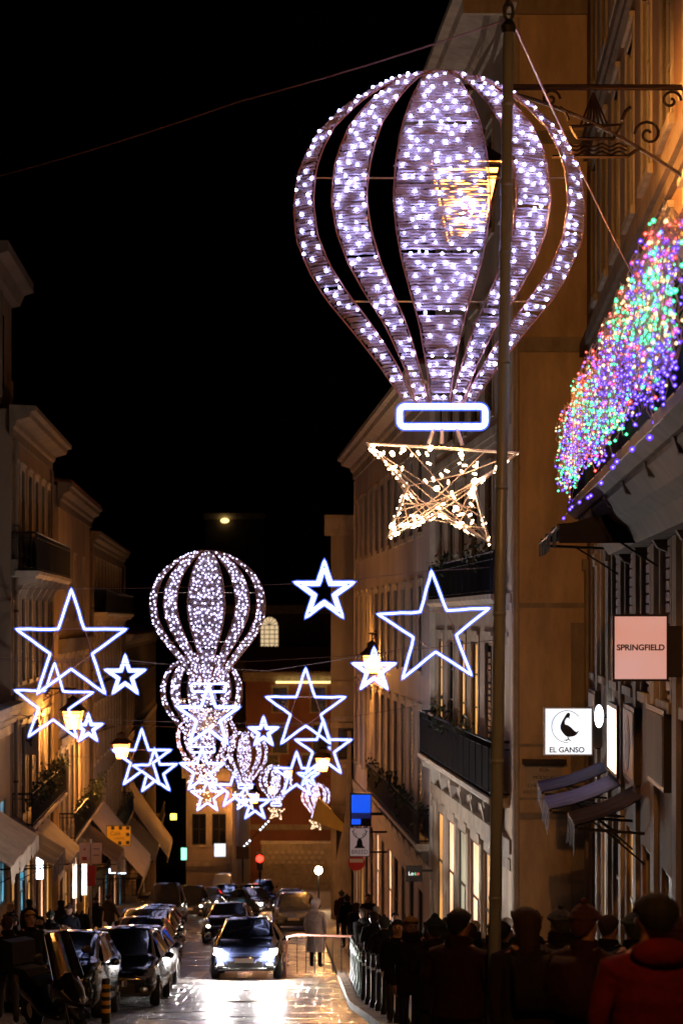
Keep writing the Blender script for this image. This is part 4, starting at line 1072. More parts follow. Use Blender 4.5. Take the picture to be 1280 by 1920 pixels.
# ------------------------------------------------------------------ lanterns
def lantern(label, top_px, Y, big=False, wall=None, bulb=None):
    """glass tapers downward under a pitched cap; hangs from a bracket"""
    px, py = top_px
    o = thing('street_lantern', label, 'street lantern', P(px, py, Y), 0, 'street lanterns on wall brackets')
    a, b, h = .36, .19, .78                                     # half widths top/bottom, height (origin at glass top)
    if not big: a, b, h = .36, .20, .70
    fr = MB()
    for sx, sy in ((1, 1), (1, -1), (-1, 1), (-1, -1)):
        fr.tube([(sx * a, sy * a, 0), (sx * b, sy * b, -h)], .022, 5)
    for w, z in ((a, 0), (b, -h)): fr.tube([(w, w, z), (-w, w, z), (-w, -w, z), (w, -w, z)], .026, 5, closed=True)
    z = -h * .13; w = a + (b - a) * .13
    fr.tube([(w, w, z), (-w, w, z), (-w, -w, z), (w, -w, z)], .016, 5, closed=True)
    fr.build('lantern_frame', 'iron_brown', o)
    e = .985
    for ang in range(4):
        p = MB(); R_ = Matrix.Rotation(pi / 2 * ang, 3, 'Z')
        p.quad(*[tuple(R_ @ Vector(v)) for v in ((-a * e, -a * e, 0), (-b * e, -b * e, -h), (b * e, -b * e, -h), (a * e, -a * e, 0))])
        p.build('pane', 'lantern_glass', o)
    p = MB(); p.ball((0, 0, -h * .52), .085, 12, 8, (1, 1, 1.5)); p.build('bulb', bulb or ('lantern_bulb_big' if big else 'lantern_bulb'), o, True)
    c = MB(); c.quad(*[(s * b, t * b, -h) for s, t in ((1, 1), (1, -1), (-1, -1), (-1, 1))]); c.build('base_plate', 'iron_brown', o); c = MB()
    k = a * 1.32
    for q in range(4):
        R_ = Matrix.Rotation(pi / 2 * q, 3, 'Z')
        c.quad(*[tuple(R_ @ Vector(v)) for v in ((-k, -k, .02), (k, -k, .02), (k * .42, -k * .42, .26), (-k * .42, -k * .42, .26))])
        c.quad(*[tuple(R_ @ Vector(v)) for v in ((-k * .42, -k * .42, .26), (k * .42, -k * .42, .26), (k * .36, -k * .36, .42), (-k * .36, -k * .36, .42))])
        c.quad(*[tuple(R_ @ Vector(v)) for v in ((-k * .45, -k * .45, .42), (k * .45, -k * .45, .42), (0, 0, .56))])
    c.build('cap', 'iron_brown', o)
    br = MB(); zt = .95 if big else .8
    br.tube([(0, 0, .5), (0, 0, zt)], .03, 6)
    if wall is not None:
        e_ = wall - o.location; e_.z = 0; L_ = e_.length; u = e_.normalized()
        br.tube([-u * .12 + Vector((0, 0, zt)), u * L_ + Vector((0, 0, zt))], .035, 6)
        def sp(x, z_): return u * x + Vector((0, 0, zt + z_))
        br.tube([sp(L_ * t, -(t ** 1.7) * L_ * .42) for t in [k / 10 for k in range(11)]], .022, 5)
        def scroll(cx, cz, R0, turns, s=1):
            br.tube([sp(cx + s * R0 * (1 - k / 22) * cos(2 * pi * turns * k / 20), cz + R0 * (1 - k / 22) * sin(2 * pi * turns * k / 20)) for k in range(20)], .016, 4)
        scroll(L_ * .38, -.13, .11, 1.4); scroll(L_ * .82, -.5 * L_ * .42, .16, 1.5, -1); scroll(L_ * .92, -.15, .12, 1.3)
        if big:                                                 # ship emblem with scalloped sail and waves
            cx, cz = L_ * .58, -.32
            br.tube([sp(cx - .28, cz - .12), sp(cx - .2, cz - .26), sp(cx + .2, cz - .26), sp(cx + .3, cz - .10), sp(cx - .28, cz - .12)], .018, 4)
            for j in range(7): br.tube([sp(cx - .02, cz + .26), sp(cx - .16 + j * .05, cz - .1)], .012, 4)
            for j in range(3): br.tube([sp(cx - .36 + .04 * k, cz - .33 - j * .045 + .02 * sin(k * 1.3)) for k in range(19)], .011, 4)
            br.tube([sp(cx - .48, cz - .46), sp(cx + .36, cz - .46), sp(cx + .5, cz - .36)], .02, 4)
            for s in (-1, 1): br.tube([sp(cx + s * .3, cz - .05), sp(cx + s * .34, cz + .05), sp(cx + s * .40, cz + .1)], .02, 4)
    br.build('bracket', 'iron_brown', o)
    return o
lantern('large street lantern glowing through the largest balloon light', (873, 322), 24, True, wall=r1(24, 0, 0))
lantern('street lantern behind the small star at the white corner', (697, 1228), 80, wall=r2(80, 0, 0))
lantern('nearest left street lantern, beside two stars', (137, 1332), 78, wall=lp(78, 0, 0))
lantern('second left street lantern, hanging by a tall iron hook', (228, 1394), 96, wall=lp(96, 0, 0))
lantern('amber far street lantern right of centre', (605, 1420), 104, wall=Vector((-.3, 104, 0)))
lantern('far street lantern in front of the sixth balloon', (541, 1444), 188, wall=Vector((-1, 188, 0)), bulb='lantern_bulb_far')
lantern('pale far street lantern by the fifth balloon basket', (477, 1487), 148, wall=Vector((-9, 148, 0)))
lantern('tiny far street lantern under the sixth balloon', (511, 1474), 198, wall=Vector((-9, 198, 0)), bulb='lantern_bulb_far')
lantern('unseen street lantern added out of frame on the ochre front to light the near crowd', (640 + 1.2 / 7 * F, 1163 - 3.5 / 7 * F), 7, True, wall=r1(7, 0, 0), bulb='lantern_bulb_added')  # added outside the frame to light the near crowd, pole and right front
o = thing('street_lamp', 'dazzling low street lamp beyond the parked cars on the right', 'street lamp', (P(597, 1632, 118).x, 118, ground(118)))
zc = P(597, 1632, 118).z - ground(118)
m = MB(); m.tube([(0, .2, 0), (0, .2, zc + .1)], .05, 8); m.build('post', 'iron', o)
m = MB(); m.ball((0, 0, zc), .20, 12, 8); m.build('globe', 'lamp_dazzle', o)
for k in range(10):
    pass
# ------------------------------------------------------------------ traffic light
o = thing('traffic_light', 'traffic light showing red at the far end of the street', 'traffic light', (P(487, 1610, 140).x, 140, ground(140)))
zc = P(487, 1610, 140).z - ground(140)
m = MB(); m.tube([(0, .1, 0), (0, .1, zc)], .06, 8); m.build('post', 'iron', o)
m = MB(); m.box(-.2, .2, -.05, .2, zc - .75, zc + .35); m.build('housing', 'iron', o)
m = MB(); m.ball((0, -.08, zc), .24, 14, 8, (1, .3, 1)); m.build('red_lens', 'traffic_red', o)
for z in (-.3, -.55):
    m = MB(); m.ball((0, -.05, zc + z), .1, 10, 6, (1, .3, 1)); m.build('dark_lens', 'plastic_dark', o)
o = thing('sign_post', 'dark sign post with a blank board left of the traffic light', 'sign', (P(455, 1600, 135).x, 135, ground(135)))
zc = P(455, 1600, 135).z - ground(135)
m = MB(); m.tube([(0, 0, 0), (0, 0, zc + .3)], .05, 8); m.build('post', 'iron', o)
m = MB(); m.box(-.4, .4, -.06, -.03, zc - .35, zc + .45); m.build('board', 'fabric_brown', o)

# ------------------------------------------------------------------ cars
CAR = [  # x, half width, bottom, shoulder, roof half width, roof z
    (0.00, .62, .30, .52, .50, .60), (.10, .74, .22, .60, .62, .70), (.45, .82, .20, .72, .70, .83), (1.05, .85, .20, .84, .74, .95),
    (1.20, .86, .20, .88, .70, .99), (1.95, .87, .20, .92, .58, 1.40), (2.45, .87, .20, .93, .58, 1.46), (3.15, .87, .20, .93, .57, 1.43),
    (3.60, .86, .22, .93, .56, 1.34), (4.02, .82, .26, .92, .62, .98), (4.10, .76, .32, .82, .58, .88)]
SEDAN = CAR[:4] + [(1.25, .86, .20, .88, .70, .98), (2.0, .87, .20, .91, .57, 1.34), (2.45, .87, .20, .92, .58, 1.40), (3.0, .87, .20, .92, .57, 1.37),
    (3.30, .86, .22, .92, .54, 1.28), (3.85, .84, .24, .93, .70, 1.03), (4.38, .78, .32, .86, .66, .95)]
MPV = [(0.0, .64, .30, .60, .52, .70), (.08, .76, .22, .70, .64, .80), (.32, .84, .20, .84, .72, .95), (.70, .86, .20, .92, .76, 1.04),
    (.80, .87, .20, .95, .72, 1.08), (1.70, .88, .20, .97, .66, 1.48), (2.3, .88, .20, .98, .66, 1.55), (3.2, .88, .20, .98, .65, 1.53), (3.95, .87, .22, .98, .64, 1.46), (4.12, .84, .26, .97, .68, 1.02), (4.2, .78, .32, .86, .62, .92)]
PROFILES = dict(hatch=CAR, sedan=SEDAN, mpv=MPV)
def car_sec(st):
    x, hw_, zb, zs, rw, zr = st
    P_ = [(0, zb), (hw_ * .9, zb), (hw_ * .985, zb + .14), (hw_, (zb + zs) / 2 + .03), (hw_ * .97, zs), (lerp(hw_, rw, .12), zs + (zr - zs) * .10), (rw, zr - .05 * min(1, (zr - zs) / .3)), (rw * .8, zr), (0, zr + .012)]
    return [(x, y, z) for y, z in P_]
CAR_MESH = {}
def car_meshes(paint, tall=1.0, prof='hatch'):
    key = (paint, tall, prof)
    if key in CAR_MESH: return CAR_MESH[key]
    secs = [[(x, y, z if z < .93 else .93 + (z - .93) * tall) for x, y, z in car_sec(s)] for s in PROFILES[prof]]
    body = MB(); n = len(secs[0])
    ring = [s + [(x, -y, z) for x, y, z in s[-2:0:-1]] for s in secs]
    base = 0
    for r_ in ring: body.v += r_
    N = len(ring[0])
    for i in range(len(ring) - 1):
        for j in range(N):
            a = i * N + j; b_ = i * N + (j + 1) % N; body.f.append((a, b_, b_ + N, a + N)); body.mi.append(0)
    body.f.append(tuple(range(N))[::-1]); body.mi.append(0); body.f.append(tuple((len(ring) - 1) * N + j for j in range(N))); body.mi.append(0)
    # glass sits just proud of the body
    def sec_pt(i, j, off=.012):
        x, y, z = secs[i][j]; return Vector((x, y + off if y > .01 else y, z + off * .6))
    glass = []
    def put(q, s):
        if s < 0: q = [Vector((p.x, -p.y, p.z)) for p in q][::-1]
        g_ = MB(); g_.quad(*q); glass.append(g_.mesh('side_window', 'car_glass'))
    def strip(i0, i1, j0, j1, s, inset=.04):
        a, b_, c, d_ = (sec_pt(i0, j0), sec_pt(i0, j1), sec_pt(i1, j1), sec_pt(i1, j0))
        cc = (a + b_ + c + d_) / 4; put([p + (cc - p) * inset for p in (a, b_, c, d_)], s)
    def across(i0, i1, j, inset):
        q = []
        a = Vector(secs[i0][j]); d_ = Vector(secs[i1][j]); nrm = Vector((d_.z - a.z, 0, -(d_.x - a.x)))
        nrm = Vector((-(d_.z - a.z), 0, d_.x - a.x)).normalized() * .014
        a2 = a.lerp(d_, .08) + nrm; d2 = d_.lerp(a, .08) + nrm
        return [Vector((a2.x, a2.y * inset, a2.z + .008)), Vector((a2.x, -a2.y * inset, a2.z + .008)), Vector((d2.x, -d2.y * inset, d2.z + .008)), Vector((d2.x, d2.y * inset, d2.z + .008))]
    ws = MB(); ws.quad(*across(4, 5, 6, .95)); rw = MB(); rw.quad(*across(8, 9, 6, .92))
    for s in (1, -1):
        strip(5, 6, 5, 6, s, .08); strip(6, 7, 5, 6, s, .08); strip(7, 8, 5, 6, s, .12)
        a, b_, c = sec_pt(4, 5), sec_pt(5, 6), sec_pt(5, 5); cc = (a + b_ + c) / 3; put([p + (cc - p) * .15 for p in (a, b_, c)], s)
    CAR_MESH[key] = (body.mesh('body', paint, True), glass, ws.mesh('windscreen', 'car_glass'), rw.mesh('rear_window', 'car_glass'))
    return CAR_MESH[key]
wh = MB(); wh.lathe([(.0, .20), (.22, .2), (.29, .19), (.31, .15), (.31, .05), (.29, .0), (.2, 0)], n=20); WHEEL = wh.mesh('wheel', 'rubber', True)
rm = MB(); rm.lathe([(0, .215), (.19, .212), (.215, .19)], n=16)
for k in range(5):
    t = 2 * pi * k / 5; rm.tube([(.04 * cos(t), .04 * sin(t), .222), (.19 * cos(t), .19 * sin(t), .218)], .018, 4)
RIM = rm.mesh('rim', 'chrome')
GC = 'cars along the street'
def car(label, x, Y, paint, heading=0, lights='off', tall=1.0, roofbox=False, plate=True, prof='hatch'):
    """front towards the camera when heading = 0; x is the centre line, Y the front bumper"""
    o = thing('parked_car' if lights not in ('on', 'mid') else 'moving_car', label, 'car', (x, Y, ground(Y)), 0, GC)
    sl = -atan2(ground(Y + 4) - ground(Y), 4)
    o.rotation_euler = (0, sl, radians(90) + heading)          # local x runs backwards from the bumper
    bm_, gl, ws, rw = car_meshes(paint, tall, prof)
    link('body', bm_, o); [link('side_window', q_, o) for q_ in gl]; link('windscreen', ws, o); link('rear_window', rw, o)
    for xx in (.78, 3.28):
        for s in (1, -1):
            w = link('wheel', WHEEL, o, (xx, s * .67, .31), (radians(-90 * s), 0, 0)); link('rim', RIM, w)
    for s in (1, -1):
        m = MB(); pts = [(.06, .40, .60), (.03, .60, .56), (.13, .765, .60), (.36, .79, .74), (.30, .60, .735)]
        m.quad(*[(a - .035, s * b_, c + .03) for a, b_, c in (pts if s > 0 else pts[::-1])])
        m.quad(*[(a - .03, s * b_ * 1.02, c + .02) for a, b_, c in (pts if s > 0 else pts[::-1])])
        m.build('headlight', 'lamp_lens', o)
        if lights != 'off':
            m = MB(); m.ball((-.02, s * .62, .62), .075 if lights == 'on' else .06, 10, 6, (.5, 1.1, .8)); m.build('headlight_bulb', {'on': 'headlamp_lit', 'mid': 'headlamp_mid'}.get(lights, 'headlamp_dim'), o)
        m = MB(); m.ball((1.32, s * 1.0, .98), .1, 8, 6, (.6, 1, .7)); m.tube([(1.32, s * .86, .93), (1.32, s * .97, .96)], .02, 5); m.build('mirror', paint, o, smooth=True)
        m = MB(); m.box(4.0, 4.09, min(s * .52, s * .74), max(s * .52, s * .74), .72, .92); m.build('tail_light', 'tail_lens', o)
    m = MB(); m.box(-.03, .05, -.42, .42, .30, .46); m.build('grille', 'plastic_dark', o)
    for s in (1, -1):
        m = MB(); m.ball((-.005, s * .6, .36), .07, 8, 6, (.5, 1.3, .8)); m.build('fog_lamp', 'lamp_lens', o)
    m = MB(); m.tube([(1.12, -.1, .985), (1.22, -.55, 1.0)], .012, 4); m.build('wiper', 'plastic_dark', o)
    m = MB(); m.tube([(.02, -.74, .30), (-.03, -.4, .27), (-.03, .4, .27), (.02, .74, .30)], .03, 5); m.build('bumper_lip', 'plastic_dark', o)
    m = MB(); m.tube([(-.02, -.40, .56), (-.035, 0, .575), (-.02, .40, .56)], .014, 5); m.build('grille_trim', 'chrome', o)
    if plate:
        m = MB(); m.box(-.05, -.03, -.26, .26, .42, .53); p_ = m.build('number_plate', 'plate_white', o)
        m = MB(); m.box(-.053, -.0505, -.258, -.215, .422, .528); m.build('plate_band', 'plate_blue', p_)
    for s in (1, -1):
        m = MB()
        pts = [(q[0], q[4] + .01, .93 + (q[5] - .045 - .93) * tall) for q in PROFILES[prof][5:8]]
        m.tube([(a, s * b_, c + .012) for a, b_, c in pts], .012, 5); m.build('roof_trim', 'chrome' if paint != 'paint_black' else 'plastic_dark', o)
    if roofbox:
        m = MB(); m.prism([(1.5, 1.56), (1.7, 1.52), (3.4, 1.52), (3.6, 1.58), (3.45, 1.86), (1.8, 1.86)], -.42, .42, 'y'); m.build('roof_box', 'paint_white', o)
    return o
car('front parked black car with pale headlight at far left', -4.75 - .35, 37.2, 'paint_black', prof='mpv')
car('second parked black car with white number plate', -4.52, 42.3, 'paint_black', tall=1.12)
car('third parked dark blue car in the left row', -4.75, 47.4, 'paint_navy', prof='sedan')
car('fourth parked dark car in the left row, lamp reflections on its roof', -5.15, 52.8, 'paint_black')
car('fifth parked grey car in the left row', -5.5, 58.4, 'paint_grey', prof='mpv')
car('sixth parked black car in the left row', -5.9, 64.2, 'paint_black')
car('seventh parked navy car before the dark van', -6.3, 70.6, 'paint_navy', prof='sedan')
car('tall dark van with glowing headlight behind the parked row', -8.05, 96, 'paint_grey', lights='dim', tall=1.75)
car('dark car with lit headlights right behind the tall van', -7.6, 106, 'paint_grey', lights='dim', tall=1.3)
car('grey-roofed car in the far traffic queue', -7.4, 116, 'paint_silver', lights='dim', prof='sedan')
car('far dark car with one bright headlight', -6.9, 126, 'paint_navy', lights='dim')
car('white-roofed van at the far left of the queue', -7.9, 140, 'paint_white', tall=2.0)
car('far dark car waiting under the red traffic light', -5.6, 150, 'paint_black', tall=1.1)
car('oncoming dark car in mid street with blazing headlights', -2.35, 52, 'paint_navy', lights='on')
car('oncoming black car close behind the one with blazing headlights', -4.0, 74, 'paint_black', lights='dim', prof='sedan')
car('second oncoming car turning with blazing headlights', -3.65, 112, 'paint_grey', heading=radians(28), lights='mid')
car('third oncoming car, far and low, headlights on', -4.7, 128, 'paint_black', heading=radians(20), lights='dim')
car('silver car waiting at right beside the crossing', -1.95, 88, 'paint_silver', prof='mpv')
car('dark car parked behind the silver one on the right', -2.2, 96, 'paint_black')
car('farther dark car parked under the dazzling lamp', -2.5, 104, 'paint_grey')

# ------------------------------------------------------------------ scooter
sc_ = thing('motor_scooter', 'dark motor scooter with tall windscreen at the bottom left corner', 'scooter', (-4.05, 31, ground(31)), radians(-62))
sc_.rotation_euler = (radians(4), 0, radians(-58))
def loft(rings):
    m = MB(); N = 14
    for (x, z, a, b_) in rings:
        for k in range(N):
            t = 2 * pi * k / N; m.v.append((x + .0, a * cos(t), z + b_ * sin(t)))
    for r_ in range(len(rings) - 1):
        for k in range(N): m.f.append((r_ * N + k, r_ * N + (k + 1) % N, (r_ + 1) * N + (k + 1) % N, (r_ + 1) * N + k)); m.mi.append(0)
    m.f.append(tuple(range(N))[::-1]); m.f.append(tuple((len(rings) - 1) * N + k for k in range(N))); m.mi += [0, 0]
    return m
loft([(.78, .62, .02, .03), (.68, .66, .10, .09), (.52, .72, .17, .16), (.36, .78, .21, .24), (.2, .78, .2, .28), (.06, .70, .17, .30), (-.02, .60, .12, .24)]).build('front_fairing', 'paint_black', sc_, True)
loft([(.05, .34, .15, .06), (-.4, .36, .19, .09), (-.6, .52, .2, .22), (-1.0, .60, .19, .2), (-1.35, .72, .12, .1), (-1.45, .76, .04, .04)]).build('rear_body', 'paint_black', sc_, True)
m = MB(); m.prism([(-.4, .74), (-1.25, .80), (-1.3, .90), (-.85, .92), (-.7, .84), (-.42, .82)], -.16, .16, 'y'); m.build('seat', 'rubber', sc_)
for xx in (.55, -1.0):
    m = MB(); m.lathe([(.12, .07), (.22, .07), (.27, .03), (.27, -.03), (.22, -.07), (.12, -.07)], n=18); w = m.build('wheel', 'rubber', sc_, True, (xx, 0, .27), (radians(90), 0, 0))
    m = MB(); m.lathe([(.0, .05), (.13, .06)], n=12); m.build('rim', 'chrome', w)
m = MB()
for k in range(7):
    pass
def wsp(u, v): return (.38 - .34 * v - .04 * u * u, u * (.24 - .05 * v), .95 + .62 * v)
for i in range(8):
    for j in range(5):
        q = [wsp(-1 + i / 4, j / 5), wsp(-1 + (i + 1) / 4, j / 5), wsp(-1 + (i + 1) / 4, (j + 1) / 5), wsp(-1 + i / 4, (j + 1) / 5)]; m.quad(*q)
m.build('windscreen', 'car_glass', sc_, True)
m = MB(); m.tube([wsp(-1, k / 5) for k in range(6)] + [wsp(-1 + k / 4, 1) for k in range(1, 9)] + [wsp(1, 1 - k / 5) for k in range(1, 6)], .010, 5); m.build('windscreen_trim', 'chrome', sc_)
m = MB(); m.tube([(.12, -.36, 1.08), (.2, -.2, 1.06), (.2, .2, 1.06), (.12, .36, 1.08)], .018, 6); m.build('handlebar', 'chrome', sc_)
for s in (1, -1):
    m = MB(); m.tube([(.2, s * .22, 1.06), (.2, s * .34, 1.24)], .009, 5); m.ball((.19, s * .38, 1.28), .07, 10, 6, (.4, 1.2, .8)); m.build('mirror', 'plastic_dark', sc_)
    m = MB(); q_ = [(.77, s * .03, .64), (.64, s * .12, .68), (.47, s * .19, .80), (.50, s * .13, .83), (.66, s * .05, .73)]; m.quad(*(q_ if s > 0 else q_[::-1])); m.build('headlight', 'lamp_lens', sc_)
m = MB(); m.prism([(.3, .52), (.62, .56), (.8, .5), (.82, .42), (.6, .48)], -.08, .08, 'y'); m.build('front_mudguard', 'paint_navy', sc_)
for s in (1, -1):
    m = MB(); m.tube([(.4, s * .09, .7), (.55, s * .09, .27)], .02, 6); m.build('fork', 'chrome', sc_)
m = MB(); m.box(-1.55, -1.2, -.19, .19, .95, 1.28); m.build('top_box', 'plastic_dark', sc_)

# ------------------------------------------------------------------ bollards and barrier
o = thing('striped_bollard', 'black and yellow striped bollard beside the parked cars', 'bollard', (P(199, 1880, 36).x, 36, ground(36)))
zt = P(199, 1838, 36).z - ground(36)
m = MB(); m.lathe([(.075, 0), (.075, zt), (.06, zt + .03), (0, zt + .04)], n=14); m.build('post', 'iron', o, True)
for k in range(4):
    z = zt * (.25 + .19 * k); m = MB(); m.lathe([(.079, z), (.079, z + .07)], n=14); m.build('stripe', 'yellow_paint', o, True)
bm0 = MB(); bm0.lathe([(.075, 0), (.075, .1), (.045, .16), (.04, .78), (.055, .80), (.055, .86), (.035, .9), (.05, .96), (.03, 1.01), (0, 1.02)], n=12); BOL = bm0.mesh('post', 'iron', True)
bb0 = MB(); bb0.lathe([(.0425, .70), (.0425, .75)], n=12); BAND = bb0.mesh('reflective_band', 'lamp_lens', True)
bol = None; n = 0
for k in range(21):
    Y = 19.5 + k * 1.55; x = interp(KR, Y) + .28
    ordn = ['nearest', 'second nearest', 'third', 'fourth', 'fifth', 'sixth', 'seventh', 'eighth', 'ninth', 'tenth', 'eleventh', 'twelfth', 'thirteenth', 'fourteenth', 'fifteenth', 'sixteenth', 'seventeenth', 'eighteenth', 'nineteenth', 'twentieth', 'farthest'][k]
    o = thing('bollard', ordn + (' slim black iron bollard from the near end of the right kerb row' if 1 < k < 20 else ' slim black iron bollard of the right kerb row'), 'bollard', (x, Y, ground(Y) + .12), 0, 'iron bollards along the right kerb')
    p_ = link('post', BOL, o); link('reflective_band', BAND, p_)
o = thing('street_barrier', 'low orange-lit barrier rail at the crossing, in front of the white hooded person', 'barrier', (-1.3, 53, ground(53)))
m = MB(); m.tube([(-.1, 0, 0), (-.05, 0, 1.02), (.2, 0, 1.08), (2.0, 0, 1.02), (2.02, 0, 0)], .03, 8); m.build('rail', 'rose_metal', o)
for k in range(8):
    m = MB(); m.tube([(.2 + k * .22, 0, .12), (.2 + k * .22, 0, 1.06)], .012, 5); m.build('upright', 'iron', o)

# ------------------------------------------------------------------ people
def body_mesh(pose, coat_len):
    """one continuous skinned body: joints with radii; faces -y"""
    rn = random.Random(pose * 7 + 1)
    sw = [0, .28, -.28, .1][pose % 4]; V = []; E = []; R = []
    def add(p, r, par=None):
        V.append(p); R.append(r); i = len(V) - 1
        if par is not None: E.append((par, i))
        return i
    k = 1.0
    pel = add((0, 0, .95), (.165, .125)); ab = add((0, -.005, 1.10), (.155, .12), pel); ch = add((0, 0, 1.28), (.175, .13), ab); up = add((0, .01, 1.40), (.135, .1), ch)
    nk = add((0, .01, 1.50), (.058, .06), up); j = add((0, -.012, 1.58), (.075, .085), nk); hd = add((0, -.012, 1.66), (.082, .098), j); ct = add((0, -.0, 1.73), (.06, .075), hd)
    ns = add((0, -.118, 1.635), (.016, .016), hd)
    for s in (1, -1):
        add((s * .088, .0, 1.635), (.014, .018), hd)
        h = add((s * .10, 0, .88), (.105, .11), pel); kn = add((s * .105, -.03 - s * sw * .45, .50), (.068, .07), h)
        an = add((s * .105, .03 - s * sw * .75 + abs(sw) * .1, .10 + .05 * abs(sw)), (.045, .05), kn); he = add((s * .11, .03 - s * sw * .75, .05), (.045, .05), an); to = add((s * .125, -.16 - s * sw * .75, .035), (.042, .03), he)
        sh = add((s * .185, .01, 1.385), (.075, .075), up)
        if pose % 4 == 3: el = add((s * .26, .03, 1.14), (.056, .056), sh); wr = add((s * .10, -.20, 1.17), (.04, .04), el); ha = add((s * .03, -.24, 1.20), (.036, .025), wr); hv = Vector((-s * .5, -.3, .3))
        else: el = add((s * .25, .04 + s * sw * .35, 1.10), (.056, .056), sh); wr = add((s * .24, -.03 + s * sw * .7, .86), (.04, .04), el); ha = add((s * .235, -.05 + s * sw * .75, .79), (.026, .036), wr); hv = Vector((0, -.15, -1))
        hv.normalize(); b0 = Vector(V[ha]); side = Vector((0, 1, 0)) if pose % 4 != 3 else Vector((0, 0, 1))
        for f_, (o_, ln) in enumerate(((-.027, .070), (-.009, .082), (.009, .078), (.027, .06))):
            a = add(tuple(b0 + side * o_ + hv * .035), (.0095, .0095), ha); b1 = add(tuple(b0 + side * o_ * 1.1 + hv * (.035 + ln * .5) + Vector((-s * .008, 0, 0))), (.0085, .0085), a); add(tuple(b0 + side * o_ * 1.1 + hv * (.03 + ln * .95) + Vector((-s * .022, 0, 0))), (.007, .007), b1)
        th = add(tuple(b0 - side * .035 + hv * .008), (.011, .011), ha); add(tuple(b0 - side * .055 + hv * .045), (.009, .009), th)
    me = bpy.data.meshes.new('person'); me.from_pydata(V, E, [])
    o = bpy.data.objects.new('person', me); COL.objects.link(o)
    mod = o.modifiers.new('s', 'SKIN'); mod.use_smooth_shade = True
    for i, v in enumerate(me.skin_vertices[0].data): v.radius = R[i]; v.use_root = (i == 0)
    o.modifiers.new('d', 'SUBSURF').levels = 1
    bpy.context.view_layer.update()
    res = bpy.data.meshes.new_from_object(o.evaluated_get(bpy.context.evaluated_depsgraph_get()))
    bpy.data.objects.remove(o); res.name = 'person'
    res.materials.clear()
    for _ in range(4): res.materials.append(M['skin'])
    for p in res.polygons:
        c = p.center; p.use_smooth = True
        arm = abs(c.x) > .17 or (pose % 4 == 3 and c.y < -.165 and 1.0 < c.z < 1.3)
        hand = (pose % 4 != 3 and abs(c.x) > .19 and c.z < .85 and c.z > .55) or (pose % 4 == 3 and c.y < -.2 and abs(c.x) < .12 and 1.08 < c.z < 1.32)
        p.material_index = 3 if c.z < .085 else 0 if (c.z > 1.465 or hand) else 1 if c.z > coat_len else 2
    for v in res.vertices:                                     # bulk of a winter coat
        if coat_len < v.co.z < 1.44 and not (abs(v.co.x) > .19 and v.co.z < .87):
            f_ = 1.13 + .02 * sin(v.co.z * 40); v.co.x *= f_ if abs(v.co.x) < .2 else 1.06; v.co.y *= 1.2
    return res
BODY = {(p, cl): body_mesh(p, cl) for p in range(4) for cl in (.72, .86)}
def hair_mesh(style):
    m = MB(); N, K_ = 14, 9
    def pt(i, k):
        th = 2 * pi * i / N; ph = pi * .5 * (1 - k / (K_ - 1) * 1.55)
        back = .5 + .5 * sin(th)                                # 1 at the back (+y)
        r = 1.0; z = sin(ph); c = cos(ph)
        if ph < 0: c = 1 - .15 * ph * ph
        zz = z * .115
        front = 1 - back
        if ph < .45: zz = lerp(zz, .055, min(1, front * 1.35))
        if style == 'long' and ph < 0: zz *= 1 + 1.9 * back
        if style in ('hood',) and ph < 0: zz *= 1 + .9 * back
        e = {'short': 1.0, 'long': 1.08, 'beanie': 1.10, 'hood': 1.28}[style]
        return (.100 * e * c * cos(th), .118 * e * c * sin(th), .0 + zz * e)
    for i in range(N):
        for k in range(K_ - 1): m.quad(pt(i, k), pt(i, k + 1), pt(i + 1, k + 1), pt(i + 1, k))
    if style == 'beanie': m.tube([(.108 * cos(2 * pi * k / 14), .125 * sin(2 * pi * k / 14), .03) for k in range(14)], .018, 5, closed=True); m.ball((0, .01, .14), .03, 8, 5)
    return m
HAIR = {}
def hair(style, mm):
    if (style, mm) not in HAIR: HAIR[(style, mm)] = hair_mesh(style).mesh('hair', mm, True)
    return HAIR[(style, mm)]
FACE = None
def face_mesh():
    m = MB()
    for s in (1, -1): m.ball((s * .034, -.098, 1.665), .013, 8, 5, (1.2, .6, .8))
    m.tube([(-.026, -.096, 1.585), (0, -.105, 1.583), (.026, -.096, 1.585)], .006, 4)
    return m.mesh('facial_features', 'hair_brown')
FACE = face_mesh()
def person(label, x, Y, rz, coat, hstyle, hmat, pose=0, cl=.72, h=1.0, wide=1.0, trouser='trouser_dark', group=None, zoff=.12, extra=None, gtype='collar', gm=None, gcl=None):
    o = bpy.data.objects.new('person', BODY[(pose % 4, cl)]); COL.objects.link(o)
    tag(o, label, 'person', group)
    o.location = (x, Y, ground(Y) + zoff); o.rotation_euler = (0, 0, rz); o.scale = (h * wide, h * wide, h)
    for i, mm in enumerate(('skin', coat, trouser, 'shoe')):
        o.material_slots[i].link = 'OBJECT'; o.material_slots[i].material = M[mm]
    name = 'hair' if hmat.startswith('hair') else 'hood' if hstyle == 'hood' else 'knit_hat'
    link(name, hair(hstyle, hmat), o, (0, .0, 1.675))
    link('facial_features', FACE, o)
    gk = garment(gtype, gcl or cl); link(GNAME[gtype], gk, o).material_slots[0].link = 'OBJECT'
    ch = [c for c in o.children if c.name.startswith(GNAME[gtype])][0]; ch.material_slots[0].material = M[gm or coat]
    if extra == 'bag':
        m = MB(); m.prism([(-.14, .55), (.14, .55), (.12, .85), (-.12, .85)], -.33, -.25, 'x'); m.tube([(-.2, 0, 1.42), (-.29, 0, .85)], .012, 5); b_ = m.build('bag', 'fabric_brown'); b_.parent = None
        b_.location = o.location; b_.rotation_euler = o.rotation_euler; b_.scale = o.scale
        tag(b_, 'brown shoulder bag on ' + label, 'bag')
    return o
AWAY = pi
